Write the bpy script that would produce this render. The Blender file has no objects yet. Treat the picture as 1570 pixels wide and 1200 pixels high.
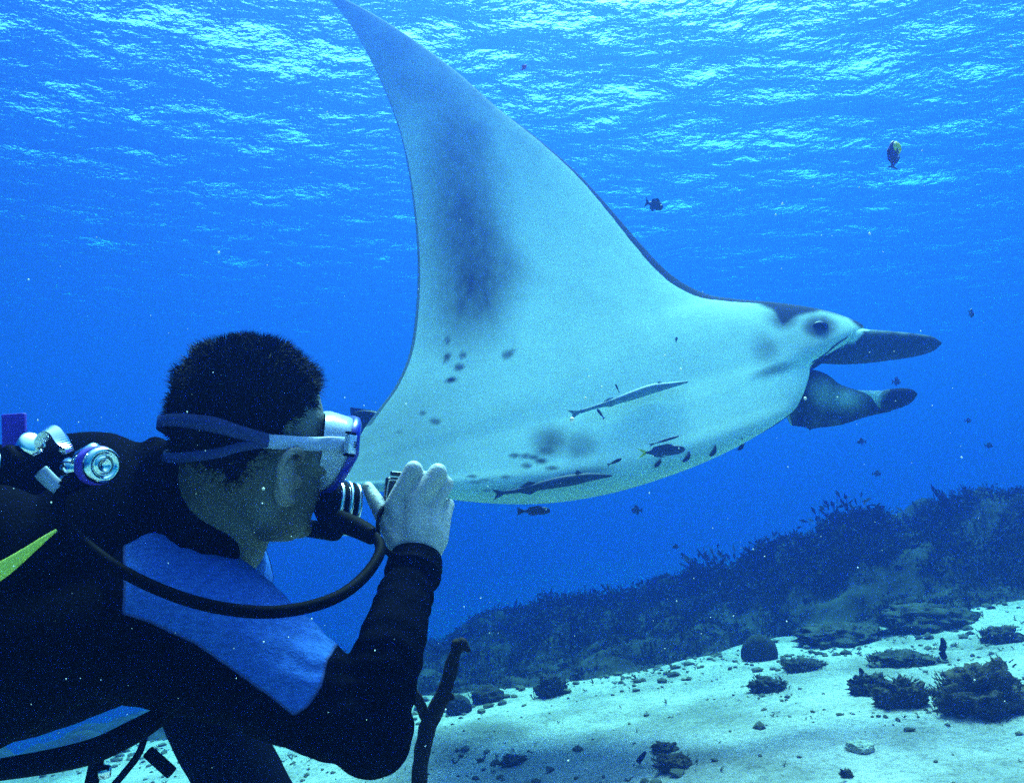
import bpy, bmesh, math, random
import numpy as np
from mathutils import Vector, Matrix, noise
from mathutils.bvhtree import BVHTree

random.seed(7)
rng = np.random.default_rng(7)
scene = bpy.context.scene
col = scene.collection

# ------------------------------------------------------------------ camera
F, CX, CY = 1256.0, 785.0, 600.0
PITCH = math.atan(100.0 / F)
CAM = Vector((0, 0, 1.2))
FWD = Vector((0, math.cos(PITCH), math.sin(PITCH)))
UPV = Vector((0, -math.sin(PITCH), math.cos(PITCH)))
RGT = Vector((1, 0, 0))
cd = bpy.data.cameras.new('camera')
cam = bpy.data.objects.new('camera', cd)
col.objects.link(cam)
cam.location = CAM
cam.rotation_euler = (math.pi / 2 + PITCH, 0, 0)
cd.sensor_width = 36
cd.lens = 36 * F / 1570
cd.clip_start = 0.02
cd.clip_end = 500
scene.camera = cam

# ------------------------------------------------------------------ light
SUN_EL, SUN_AZ = math.radians(62), math.radians(7)      # azimuth from +Y towards +X
world = bpy.data.worlds.new('World')
scene.world = world
world.use_nodes = True
wn = world.node_tree
sky = wn.nodes.new('ShaderNodeTexSky')
sky.sky_type = 'NISHITA'
sky.sun_disc = False
sky.sun_elevation = SUN_EL
sky.sun_rotation = SUN_AZ
sky.dust_density = 5.0
bg = wn.nodes['Background']
bg.inputs[1].default_value = 0.15
wn.links.new(sky.outputs[0], bg.inputs[0])
sd = bpy.data.lights.new('sun', 'SUN')
sd.energy = 5.0
sd.angle = math.radians(18)      # the waves spread the sun's disc
sd.color = (1.0, 0.96, 0.9)
sun = bpy.data.objects.new('sun', sd)
col.objects.link(sun)
sv = Vector((math.sin(SUN_AZ) * math.cos(SUN_EL), math.cos(SUN_AZ) * math.cos(SUN_EL), math.sin(SUN_EL)))
sun.rotation_euler = sv.to_track_quat('Z', 'Y').to_euler()
sun.location = sv * 20
vs = scene.view_settings
vs.view_transform = 'Standard'
vs.look = 'None'
vs.gamma = 1
vs.use_curve_mapping = False
vs.exposure = 1.95
cy = scene.cycles
cy.max_bounces = 8
cy.volume_bounces = 3
cy.diffuse_bounces = 3
cy.transparent_max_bounces = 16
cy.caustics_reflective = False
cy.caustics_refractive = False
cy.sample_clamp_indirect = 6
cy.use_denoising = False
try:
    cy.denoiser = 'OPENIMAGEDENOISE'
except Exception:
    pass
WATER_Z = 6.4
DENS = 0.25
SCAT = (0.020, 0.046, 0.205)
ABSC = (0.08, 0.67, 0.78)
ANISO = 0.83

# ------------------------------------------------------------------ helpers
def P(px, py, d):
    """point seen at photo pixel (px, py), d metres in front of the camera"""
    return CAM + FWD * d + RGT * ((px - CX) / F * d) + UPV * ((CY - py) / F * d)

def proj(co):
    """numpy (n,3) -> photo pixels (n,2), depth"""
    v = co - np.array(CAM)
    d = v @ np.array(FWD)
    d = np.where(np.abs(d) < 1e-4, 1e-4, d)
    return np.stack([CX + F * (v[:, 0]) / d, CY - F * (v @ np.array(UPV)) / d], 1), d

def mat(name, color=(0.5, 0.5, 0.5), rough=0.6, metal=0.0, spec=0.3, attr=None, var=0.0, vscale=20.0,
        bump=0.0, bscale=60.0, trans=0.0, alpha=1.0, sheen=0.0):
    m = bpy.data.materials.new(name)
    m.use_nodes = True
    nt = m.node_tree
    b = nt.nodes['Principled BSDF']
    b.inputs['Base Color'].default_value = (*color, 1)
    b.inputs['Roughness'].default_value = rough
    b.inputs['Metallic'].default_value = metal
    b.inputs['Specular IOR Level'].default_value = spec
    if trans:
        b.inputs['Transmission Weight'].default_value = trans
    if alpha < 1:
        b.inputs['Alpha'].default_value = alpha
    src = None
    if attr:
        a = nt.nodes.new('ShaderNodeAttribute')
        a.attribute_name = attr
        src = a.outputs['Color']
    tc = nt.nodes.new('ShaderNodeTexCoord')
    if var:
        n = nt.nodes.new('ShaderNodeTexNoise')
        n.inputs['Scale'].default_value = vscale
        n.inputs['Detail'].default_value = 8
        nt.links.new(tc.outputs['Object'], n.inputs['Vector'])
        mr = nt.nodes.new('ShaderNodeMapRange')
        mr.inputs[1].default_value = 0.25
        mr.inputs[2].default_value = 0.75
        mr.inputs[3].default_value = 1 - var
        mr.inputs[4].default_value = 1 + var
        nt.links.new(n.outputs['Fac'], mr.inputs[0])
        mx = nt.nodes.new('ShaderNodeVectorMath')
        mx.operation = 'SCALE'
        if src:
            nt.links.new(src, mx.inputs[0])
        else:
            mx.inputs[0].default_value = color
        nt.links.new(mr.outputs[0], mx.inputs['Scale'])
        src = mx.outputs[0]
    if src:
        nt.links.new(src, b.inputs['Base Color'])
    if bump:
        n2 = nt.nodes.new('ShaderNodeTexNoise')
        n2.inputs['Scale'].default_value = bscale
        n2.inputs['Detail'].default_value = 6
        nt.links.new(tc.outputs['Object'], n2.inputs['Vector'])
        bp = nt.nodes.new('ShaderNodeBump')
        bp.inputs['Strength'].default_value = bump
        bp.inputs['Distance'].default_value = 0.01
        nt.links.new(n2.outputs['Fac'], bp.inputs['Height'])
        nt.links.new(bp.outputs[0], b.inputs['Normal'])
    return m

def link(name, me, m=None, parent=None, smooth=True):
    o = bpy.data.objects.new(name, me)
    col.objects.link(o)
    if m is not None:
        me.materials.clear()
        me.materials.append(m)
    if smooth:
        me.polygons.foreach_set('use_smooth', [True] * len(me.polygons))
    if parent is not None:
        o.parent = parent
        o.matrix_parent_inverse = parent.matrix_world.inverted()
    return o

def thing(name, loc, label, cat, group=None):
    o = bpy.data.objects.new(name, None)
    o.empty_display_size = 0.05
    col.objects.link(o)
    o.location = loc
    o.matrix_world = Matrix.Translation(loc)
    tag(o, label, cat, group)
    return o

def tag(o, label=None, cat=None, group=None, kind=None):
    if label: o['label'] = label
    if cat: o['category'] = cat
    if group: o['group'] = group
    if kind: o['kind'] = kind
    return o

def pydata(name, v, f):
    me = bpy.data.meshes.new(name)
    me.from_pydata([tuple(x) for x in v], [], [tuple(x) for x in f])
    me.update()
    return me

def recalc(me):
    bm = bmesh.new(); bm.from_mesh(me)
    bmesh.ops.recalc_face_normals(bm, faces=bm.faces[:])
    bm.to_mesh(me); bm.free()
    return me

def setcol(me, name, c):
    a = me.attributes.new(name, 'FLOAT_COLOR', 'POINT')
    c4 = np.ones((len(me.vertices), 4), np.float32)
    c4[:, :3] = c
    a.data.foreach_set('color', c4.ravel())

def coords(me):
    n = len(me.vertices)
    a = np.empty(n * 3, np.float32)
    me.vertices.foreach_get('co', a)
    return a.reshape(n, 3).astype(float)

def smin(x, a, b):
    t = np.clip((x - a) / (b - a), 0, 1)
    return t * t * (3 - 2 * t)

def catmull(pts, n):
    pts = np.array([tuple(p) for p in pts], float)
    m = len(pts)
    out = []
    for i in range(n):
        t = i / (n - 1) * (m - 1)
        k = min(int(t), m - 2)
        u = t - k
        p1, p2 = pts[k], pts[k + 1]
        p0 = pts[k - 1] if k > 0 else 2 * p1 - p2
        p3 = pts[k + 2] if k + 2 < m else 2 * p2 - p1
        out.append(0.5 * ((2 * p1) + (-p0 + p2) * u + (2 * p0 - 5 * p1 + 4 * p2 - p3) * u * u + (-p0 + 3 * p1 - 3 * p2 + p3) * u ** 3))
    return np.array(out)

def sweep(pts, rads, n=40, seg=14, flat=None, updir=(0, 0, 1), ridge=0.0, ridges=0):
    """tube along a smooth path; rads one or two radii per control point; closed ends"""
    C = catmull(pts, n)
    r = np.array([(a, a) if np.isscalar(a) else a for a in rads], float)
    R = np.stack([np.interp(np.linspace(0, 1, n), np.linspace(0, 1, len(r)), r[:, k]) for k in (0, 1)], 1)
    R = np.stack([catmull(np.c_[r[:, k], r[:, k] * 0, r[:, k] * 0], n)[:, 0] for k in (0, 1)], 1)
    R = np.maximum(R, 0.0002)
    v, f = [], []
    up = Vector(updir)
    for i in range(n):
        t = Vector(C[min(i + 1, n - 1)] - C[max(i - 1, 0)]).normalized()
        a = t.cross(up)
        if a.length < 1e-3: a = t.cross(Vector((0.3, 1, 0.2)))
        a.normalize()
        b = a.cross(t).normalized()
        k = 1 + (ridge * math.sin(i / (n - 1) * ridges * 2 * math.pi) if ridges else 0)
        for j in range(seg):
            th = 2 * math.pi * j / seg
            v.append(Vector(C[i]) + a * (math.cos(th) * R[i, 0] * k) + b * (math.sin(th) * R[i, 1] * k))
    for i in range(n - 1):
        for j in range(seg):
            f.append((i * seg + j, i * seg + (j + 1) % seg, (i + 1) * seg + (j + 1) % seg, (i + 1) * seg + j))
    v.append(Vector(C[0])); v.append(Vector(C[-1]))
    a, b = len(v) - 2, len(v) - 1
    for j in range(seg):
        f.append((a, (j + 1) % seg, j))
        f.append((b, (n - 1) * seg + j, (n - 1) * seg + (j + 1) % seg))
    return v, f

class Blob:
    """collects closed shapes that a voxel remesh fuses into one continuous skin"""
    def __init__(s):
        s.v, s.f, s.n = [], [], 0
    def add(s, v, f):
        s.v.append(np.asarray(v, float)); s.f += [tuple(i + s.n for i in q) for q in f]; s.n += len(v)
    def ball(s, c, r, M=None, seg=20):
        m = Matrix.Translation(Vector(c)) @ (M if M is not None else Matrix.Identity(4))
        rr = (r, r, r) if np.isscalar(r) else r
        m = np.array(m @ Matrix.Diagonal((*rr, 1)))
        nv = seg // 2 + 2
        v = [(0, 0, 1)]
        for i in range(1, nv):
            th = math.pi * i / nv
            v += [(math.sin(th) * math.cos(2 * math.pi * j / seg), math.sin(th) * math.sin(2 * math.pi * j / seg), math.cos(th)) for j in range(seg)]
        v.append((0, 0, -1))
        f = [(0, 1 + j, 1 + (j + 1) % seg) for j in range(seg)]
        for i in range(nv - 2):
            a = 1 + i * seg
            f += [(a + j, a + seg + j, a + seg + (j + 1) % seg, a + (j + 1) % seg) for j in range(seg)]
        a = 1 + (nv - 2) * seg
        f += [(a + j, len(v) - 1, a + (j + 1) % seg) for j in range(seg)]
        v = np.array(v) @ m[:3, :3].T + m[:3, 3]
        if np.linalg.det(m[:3, :3]) < 0: f = [q[::-1] for q in f]
        s.add(v, f)
    def chain(s, pts, rads, seg=20):
        pts = [Vector(p) for p in pts]
        for p, r in zip(pts, rads):
            s.ball(p, r, seg=seg)
        for i in range(len(pts) - 1):
            d = pts[i + 1] - pts[i]
            if d.length < 1e-5: continue
            q = d.to_track_quat('Z', 'Y').to_matrix()
            v = []
            for p, r in ((pts[i], rads[i]), (pts[i + 1], rads[i + 1])):
                v += [tuple(p + q @ Vector((r * math.cos(2 * math.pi * j / seg), r * math.sin(2 * math.pi * j / seg), 0))) for j in range(seg)]
            f = [(j, (j + 1) % seg, seg + (j + 1) % seg, seg + j) for j in range(seg)]
            f += [tuple(range(seg))[::-1], tuple(range(seg, 2 * seg))]
            s.add(v, f)
    def smooth_chain(s, pts, rads, n=12, seg=20):
        C = catmull(pts, n)
        R = np.interp(np.linspace(0, 1, n), np.linspace(0, 1, len(rads)), rads)
        s.chain([Vector(c) for c in C], list(R), seg)
    def raw(s, v, f):
        s.add(np.array([tuple(x) for x in v]), f)
    def mesh(s, name, voxel, smooth=4, factor=0.5):
        me = pydata(name, np.concatenate(s.v), s.f)
        o = bpy.data.objects.new('tmp', me)
        col.objects.link(o)
        md = o.modifiers.new('r', 'REMESH')
        md.mode = 'VOXEL'; md.voxel_size = voxel; md.use_smooth_shade = True
        if smooth:
            sm = o.modifiers.new('s', 'SMOOTH')
            sm.iterations = smooth; sm.factor = factor
        dg = bpy.context.evaluated_depsgraph_get()
        dg.update()
        r = bpy.data.meshes.new_from_object(o.evaluated_get(dg))
        bpy.data.objects.remove(o)
        bpy.data.meshes.remove(me)
        r.name = name
        return r

def box_mesh(name, w, d, h, bev=0.003, M=None):
    bm = bmesh.new()
    bmesh.ops.create_cube(bm, size=1, matrix=Matrix.Diagonal((w, d, h, 1)))
    bmesh.ops.bevel(bm, geom=bm.edges[:], offset=bev, segments=3, affect='EDGES', profile=0.6)
    if M is not None: bm.transform(M)
    me = bpy.data.meshes.new(name); bm.to_mesh(me); bm.free()
    return me

def lathe_mesh(name, prof, axis_pos, axis_dir, seg=28):
    """profile of (distance along axis, radius)"""
    q = Vector(axis_dir).to_track_quat('Z', 'Y').to_matrix().to_4x4()
    M = Matrix.Translation(Vector(axis_pos)) @ q
    v, f = [], []
    for h, r in prof:
        for j in range(seg):
            a = 2 * math.pi * j / seg
            v.append(M @ Vector((math.cos(a) * r, math.sin(a) * r, h)))
    n = len(prof)
    for i in range(n - 1):
        for j in range(seg):
            f.append((i * seg + j, i * seg + (j + 1) % seg, (i + 1) * seg + (j + 1) % seg, (i + 1) * seg + j))
    f.append(tuple(range(seg))[::-1]); f.append(tuple((n - 1) * seg + j for j in range(seg)))
    return recalc(pydata(name, v, f))

def fbm(p, s, o=4):
    return noise.fractal(Vector(p) * s, 1.0, 2.0, o)

# ------------------------------------------------------------------ water surface, seabed
def axis_grid(fine0, fine1, step, far0, far1, grow=1.25):
    a = list(np.arange(fine0, fine1 + step / 2, step))
    s, x = step, fine1
    while x < far1:
        s *= grow; x += s; a.append(min(x, far1))
    s, x = step, fine0
    lo = []
    while x > far0:
        s *= grow; x -= s; lo.append(max(x, far0))
    return np.array(lo[::-1] + a)

def grid_mesh(name, xs, ys, zf):
    X, Y = np.meshgrid(xs, ys)
    Z = zf(X, Y)
    nx, ny = len(xs), len(ys)
    v = np.stack([X.ravel(), Y.ravel(), Z.ravel()], 1)
    idx = np.arange(nx * ny).reshape(ny, nx)
    q = np.stack([idx[:-1, :-1].ravel(), idx[:-1, 1:].ravel(), idx[1:, 1:].ravel(), idx[1:, :-1].ravel()], 1)
    me = bpy.data.meshes.new(name)
    me.vertices.add(len(v)); me.vertices.foreach_set('co', v.ravel())
    me.loops.add(q.size); me.loops.foreach_set('vertex_index', q.ravel().astype(np.int32))
    me.polygons.add(len(q)); me.polygons.foreach_set('loop_start', (np.arange(len(q)) * 4).astype(np.int32))
    me.update(calc_edges=True); me.validate()
    return me

class WaveSum:
    def __init__(s, n, lmin, lmax, seed, spread=math.pi, main=0.0):
        r = np.random.default_rng(seed)
        s.l = np.exp(r.uniform(math.log(lmin), math.log(lmax), n))
        s.a = r.normal(main, spread, n)
        s.p = r.uniform(0, 6.28, n)
    def __call__(s, X, Y, power=1.0):
        Z = np.zeros_like(X)
        for l, a, p in zip(s.l, s.a, s.p):
            k = 2 * math.pi / l
            Z += (l ** power) * np.sin(k * (X * math.cos(a) + Y * math.sin(a)) + p)
        return Z / math.sqrt(len(s.l))

swell = WaveSum(26, 0.5, 3.2, 3, 0.75, 1.45)
def surf_z(X, Y):
    R = np.sqrt(X ** 2 + (Y - 5) ** 2)
    return WATER_Z + swell(X, Y) * 0.032 * (1 - smin(R, 30, 55))
sea = link('water', grid_mesh('water', axis_grid(-22, 22, 0.11, -95, 95), axis_grid(5, 36, 0.11, -95, 95), surf_z))
tag(sea, kind='structure')
m = bpy.data.materials.new('water surface'); m.use_nodes = True
nt = m.node_tree; nt.nodes.clear()
out = nt.nodes.new('ShaderNodeOutputMaterial')
mixs = nt.nodes.new('ShaderNodeMixShader')
tr = nt.nodes.new('ShaderNodeBsdfTransparent')
gl = nt.nodes.new('ShaderNodeBsdfGlossy'); gl.inputs['Roughness'].default_value = 0.06
fr = nt.nodes.new('ShaderNodeFresnel'); fr.inputs['IOR'].default_value = 1.33
tc = nt.nodes.new('ShaderNodeTexCoord')
nz = nt.nodes.new('ShaderNodeTexNoise'); nz.inputs['Scale'].default_value = 2.9; nz.inputs['Detail'].default_value = 5; nz.inputs['Roughness'].default_value = 0.55
mp = nt.nodes.new('ShaderNodeMapping'); mp.inputs['Scale'].default_value = (0.85, 1.0, 1.0)
bp = nt.nodes.new('ShaderNodeBump'); bp.inputs['Distance'].default_value = 0.132; bp.inputs['Strength'].default_value = 1.0
nt.links.new(tc.outputs['Object'], mp.inputs[0]); nt.links.new(mp.outputs[0], nz.inputs['Vector'])
nt.links.new(nz.outputs['Fac'], bp.inputs['Height'])
for n_ in (gl, fr): nt.links.new(bp.outputs[0], n_.inputs['Normal'])
nt.links.new(fr.outputs[0], mixs.inputs[0]); nt.links.new(tr.outputs[0], mixs.inputs[1]); nt.links.new(gl.outputs[0], mixs.inputs[2])
nt.links.new(mixs.outputs[0], out.inputs['Surface'])
sea.data.materials.append(m)

und = WaveSum(22, 0.5, 3.0, 11)
rip = WaveSum(30, 0.10, 0.45, 12)
edgew = WaveSum(8, 0.5, 2.5, 13)
def edge_y(X):
    return 5.0 + 0.16 * edgew(X, X * 0, 0.8) + 0.05 * X
def seabed_z(X, Y):
    z = 0.05 + 0.145 * np.clip(X, -8, 9) - 0.10 * (np.clip(Y, -4, 5.3) - 3)
    z = z + und(X, Y) * 0.016 * smin(Y, 0.5, 2.5) + rip(X, Y) * 0.018 * smin(Y, 1.0, 2.5) * (1 - smin(np.hypot(X, Y), 8, 14))
    z = z - smin(Y - edge_y(X), -0.1, 2.2) * (1.1 - 0.5 * smin(X, 1.5, 3.5))
    z = z - 11 * smin(Y, 8, 30) - 5 * smin(-X, 5, 22)
    return z
def gz(x, y):
    return float(seabed_z(np.array([float(x)]), np.array([float(y)]))[0])
def on_bed(px, py):
    """where the view ray through a photo pixel meets the seabed"""
    d = P(px, py, 1.0) - CAM
    t = 1.5
    while t < 9:
        p = CAM + d * t
        if p.z < gz(p.x, p.y): break
        t += 0.01
    return CAM + d * t

bed = link('seabed', grid_mesh('seabed', axis_grid(-4, 6, 0.028, -95, 95), axis_grid(1.2, 7, 0.028, -95, 95), seabed_z))
tag(bed, kind='structure')
m = mat('sand', (0.42, 0.40, 0.34), 0.9, spec=0.15)
nt = m.node_tree; b = nt.nodes['Principled BSDF']
tc = nt.nodes.new('ShaderNodeTexCoord')
n1 = nt.nodes.new('ShaderNodeTexNoise'); n1.inputs['Scale'].default_value = 2.2; n1.inputs['Detail'].default_value = 6; n1.inputs['Roughness'].default_value = 0.6
n2 = nt.nodes.new('ShaderNodeTexNoise'); n2.inputs['Scale'].default_value = 45; n2.inputs['Detail'].default_value = 6; n2.inputs['Roughness'].default_value = 0.75
cr = nt.nodes.new('ShaderNodeValToRGB')
cr.color_ramp.elements[0].position = 0.36; cr.color_ramp.elements[0].color = (0.18, 0.17, 0.155, 1)
cr.color_ramp.elements[1].position = 0.60; cr.color_ramp.elements[1].color = (0.38, 0.35, 0.335, 1)
cr2 = nt.nodes.new('ShaderNodeValToRGB')
cr2.color_ramp.elements[0].position = 0.33; cr2.color_ramp.elements[0].color = (0.45, 0.45, 0.45, 1)
cr2.color_ramp.elements[1].position = 0.52; cr2.color_ramp.elements[1].color = (1, 1, 1, 1)
mu = nt.nodes.new('ShaderNodeMix'); mu.data_type = 'RGBA'; mu.blend_type = 'MULTIPLY'; mu.inputs[0].default_value = 1
bp = nt.nodes.new('ShaderNodeBump'); bp.inputs['Distance'].default_value = 0.02; bp.inputs['Strength'].default_value = 0.7
for n_ in (n1, n2): nt.links.new(tc.outputs['Object'], n_.inputs['Vector'])
nt.links.new(n1.outputs['Fac'], cr.inputs[0]); nt.links.new(n2.outputs['Fac'], cr2.inputs[0])
nt.links.new(cr.outputs[0], mu.inputs[6]); nt.links.new(cr2.outputs[0], mu.inputs[7])
nt.links.new(mu.outputs[2], b.inputs['Base Color'])
nt.links.new(n2.outputs['Fac'], bp.inputs['Height']); nt.links.new(bp.outputs[0], b.inputs['Normal'])
bed.data.materials.append(m)

# ------------------------------------------------------------------ reef slope and its coral thicket
CRX = [-30, -8, -3.5, -1.6, -0.4, 0.82, 1.6, 2.1, 2.55, 3.1, 3.7, 5.0, 9, 20]
CRZ = [-12, -4, -1.8, -1.3, -0.80, -0.36, -0.16, 0.06, 0.46, 0.62, 0.80, 1.0, 1.1, 0.6]
CRY = [12, 12, 12.0, 11.0, 10.0, 9.0, 8.4, 7.8, 7.1, 6.9, 6.8, 6.8, 7.5, 9]
rw = WaveSum(40, 0.25, 1.8, 21)
def reef_z(X, Y):
    zc = np.interp(X, CRX, CRZ); yc = np.interp(X, CRX, CRY)
    y0 = edge_y(X) - 0.05
    t = (Y - y0) / (yc - y0)
    base = seabed_z(X, y0) - 0.10
    up = base + (zc - base) * np.power(np.clip(t, 0, 1), 0.85)
    z = np.where(t < 1, up, zc - 0.22 * (Y - yc)) - 11 * smin(Y, 9, 31)
    return z + rw(X, Y, 0.8) * 0.115 * smin(t, 0.0, 0.25) - 0.25 * (1 - smin(t, -0.12, 0.02))
reef = link('reef_slope', grid_mesh('reef_slope', axis_grid(-4, 7, 0.06, -30, 40), axis_grid(4.6, 11, 0.06, 4.4, 24), reef_z))
tag(reef, kind='structure')
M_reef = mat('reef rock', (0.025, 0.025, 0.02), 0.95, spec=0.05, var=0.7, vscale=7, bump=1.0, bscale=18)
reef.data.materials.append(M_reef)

def sprig(seed, n, h, splay, thick):
    """a little coral bush of tapering forked prongs"""
    r = random.Random(seed)
    v, f = [], []
    def prong(a, b, r0, r1):
        d = (b - a).normalized()
        s = d.cross(Vector((0.31, 0.7, 0.2))).normalized(); t = d.cross(s)
        k = len(v)
        for c, rr in ((a, r0), (b, r1)):
            for j in range(3):
                an = j * 2.0944
                v.append(c + (s * math.cos(an) + t * math.sin(an)) * rr)
        for j in range(3):
            f.append((k + j, k + (j + 1) % 3, k + 3 + (j + 1) % 3, k + 3 + j))
        f.append((k + 3, k + 4, k + 5))
    for i in range(n):
        az = r.uniform(0, 6.28); sp = splay * r.uniform(0.2, 1)
        a = Vector((math.cos(az) * 0.03, math.sin(az) * 0.03, -0.02))
        b = a + Vector((math.cos(az) * sp, math.sin(az) * sp, 1)).normalized() * h * r.uniform(0.45, 0.7)
        prong(a, b, thick, thick * 0.8)
        for q in range(2):
            az2 = az + r.uniform(-1.4, 1.4)
            c = b + Vector((math.cos(az2) * sp * 1.3, math.sin(az2) * sp * 1.3, 0.9)).normalized() * h * r.uniform(0.25, 0.5)
            prong(b, c, thick * 0.75, thick * 0.35)
    return np.array([tuple(x) for x in v]), f

def scatter(name, templates, places, m, **kw):
    V, Fc, base = [], [], 0
    for (pos, s, rz, tx, ty, k) in places:
        tv, tf = templates[k % len(templates)]
        R = np.array((Matrix.Rotation(rz, 3, 'Z') @ Matrix.Rotation(tx, 3, 'X') @ Matrix.Rotation(ty, 3, 'Y')))
        V.append((tv * s) @ R.T + np.array(pos))
        Fc.extend([tuple(i + base for i in q) for q in tf])
        base += len(tv)
    o = link(name, pydata(name, np.concatenate(V), Fc), m, smooth=False)
    return tag(o, **kw)

def lump(seed, sub=2):
    """knobbly coral clump: a spiky lobed ball"""
    bm = bmesh.new(); bmesh.ops.create_icosphere(bm, subdivisions=sub, radius=0.10)
    off = Vector((seed * 1.7, seed * 2.9, seed * .7))
    for v in bm.verts:
        d = v.co.normalized()
        v.co *= 0.75 + 0.45 * noise.fractal(d * 1.6 + off, 1, 2, 3) + 0.55 * max(0, noise.noise(d * 5.5 + off)) + random.uniform(-.10, .16)
        v.co.z *= 0.85
    r_ = (np.array([tuple(v.co) for v in bm.verts]), [tuple(v.index for v in f_.verts) for f_ in bm.faces]); bm.free()
    return r_
def bushy(seed):
    """soft coral bush: small fronds spread through a ball"""
    r_ = np.random.default_rng(seed)
    v, f = [], []
    for i in range(100):
        d = r_.normal(0, 1, 3); d /= np.linalg.norm(d); d[2] = abs(d[2]) * .9 - .15
        c = d * .10 * r_.uniform(.45, 1.0) ** .6 * (1 + .35 * math.sin(3 * d[0] * 3 + seed) * math.cos(4 * d[1] * 2))
        a = r_.normal(0, 1, 3); a /= np.linalg.norm(a)
        e = d * .9 + r_.normal(0, .5, 3); e /= np.linalg.norm(e)
        w, L = r_.uniform(.005, .009), r_.uniform(.022, .045)
        k = len(v); sd_ = np.cross(a, e); sd_ /= np.linalg.norm(sd_) + 1e-6
        L *= .75
        v += [c, c + e * L * .55 + sd_ * w * .8, c + e * L, c + e * L * .55 - sd_ * w * .8]
        f += [(k, k + 1, k + 2, k + 3)]
    return np.array(v), f
sprigs = [(lump(i)[0] * .55, lump(i)[1]) for i in range(2)] + [bushy(20)] + [bushy(i) for i in range(6)] + [sprig(50 + i, 14, 0.10, 1.8, 0.006) for i in range(3)]
pl = []
for i in range(17000):
    x = rng.uniform(-2.2, 7.0)
    yc = np.interp(x, CRX, CRY); y0 = float(edge_y(np.array([x]))[0])
    y = y0 + (yc - y0 + 0.8) * rng.uniform(0.03, 1) ** 0.9
    z = float(reef_z(np.array([x]), np.array([y]))[0])
    clump = fbm((x, y, 0), 1.6, 3)
    if clump < -0.15 and x > 1.8 and rng.random() < 0.75: continue
    lowr = (y - y0) / (yc - y0)
    s = rng.lognormal(-.30, .32) * (0.55 + 0.6 * min(1, max(0, lowr))) * (1 + 0.5 * clump)
    if rng.random() < .3: s *= .7
    pl.append(((x, y, z - 0.02), s, rng.uniform(0, 6.28), rng.uniform(-.6, .6), rng.uniform(-.6, .6), rng.choice([0, 1, 2, 3, 4, 5, 6, 7, 8, 9, 10, 11])))
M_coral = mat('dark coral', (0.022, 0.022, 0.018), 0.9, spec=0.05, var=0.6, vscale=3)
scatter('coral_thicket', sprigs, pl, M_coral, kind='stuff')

# taller colonies one can tell apart on the crest
cols = [(1252, 800, 6.9, 1.5, 'tallest dark coral bush on the crest of the reef slope'),
        (1300, 812, 6.9, 1.15, 'coral bush just right of the tallest one on the reef crest'),
        (985, 885, 8.6, 1.25, 'low dark coral bush where the reef crest flattens towards the left'),
        (1370, 786, 6.9, 1.2, 'broad coral bush on the reef crest above the mossy ledge')]
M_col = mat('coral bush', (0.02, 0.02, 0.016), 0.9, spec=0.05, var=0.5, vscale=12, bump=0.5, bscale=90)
for i, (px, py, d, s, lab) in enumerate(cols):
    p = P(px, py + 18, d)
    V, Fc, b0 = [], [], 0
    for q in range(26):
        tv, tf = sprig(300 + i * 40 + q, 12, 0.085, 1.4, 0.004) if q % 2 else bushy(900 + i * 40 + q)
        dx, dy = rng.normal(0, 0.09, 2) * s
        R = np.array(Matrix.Rotation(rng.uniform(0, 6.28), 3, 'Z'))
        V.append((tv * s * rng.uniform(0.6, 1.1)) @ R.T + np.array((dx, dy, -0.12 - 1.2 * (dx * dx + dy * dy))))
        Fc += [tuple(a + b0 for a in f_) for f_ in tf]; b0 += len(tv)
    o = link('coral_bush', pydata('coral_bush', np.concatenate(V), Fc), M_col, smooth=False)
    o.location = p
    tag(o, lab, 'coral', 'coral bushes on the reef crest')

# ------------------------------------------------------------------ rocks and debris on the sand
def rock_mesh(seed, rx, ry, rz, rough=0.35, sub=5, freq=2.2):
    bm = bmesh.new()
    bmesh.ops.create_icosphere(bm, subdivisions=sub, radius=1)
    off = Vector((seed * 3.7, seed * 1.3, seed * 2.1))
    for v in bm.verts:
        n = noise.fractal(v.co * freq + off, 0.8, 2.1, 5)
        c = noise.cell(v.co * 3.1 + off) * 0.06 if rough > .4 else 0
        v.co *= 1 + rough * n + c
        if v.co.z < -0.3: v.co.z = -0.3 + (v.co.z + 0.3) * 0.3
        v.co = Vector((v.co.x * rx, v.co.y * ry, v.co.z * rz))
    me = bpy.data.meshes.new('rock'); bm.to_mesh(me); bm.free()
    return me
M_rock = mat('algae covered rock', (0.05, 0.042, 0.03), 0.95, spec=0.08, var=0.75, vscale=16, bump=1.0, bscale=70)
M_pale = mat('pale dead coral', (0.30, 0.30, 0.25), 0.95, spec=0.08, var=0.5, vscale=14, bump=0.8, bscale=60)
M_alga = mat('turf algae', (0.06, 0.06, 0.035), 0.95, spec=0.05, var=0.5, vscale=30)
M_moss = mat('mossy rubble', (0.04, 0.04, 0.03), 0.95, spec=0.05, var=0.7, vscale=16, bump=1.0, bscale=60)
tufts = [sprig(700 + i, 7, 0.026, 1.6, 0.003) for i in range(5)]
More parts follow.
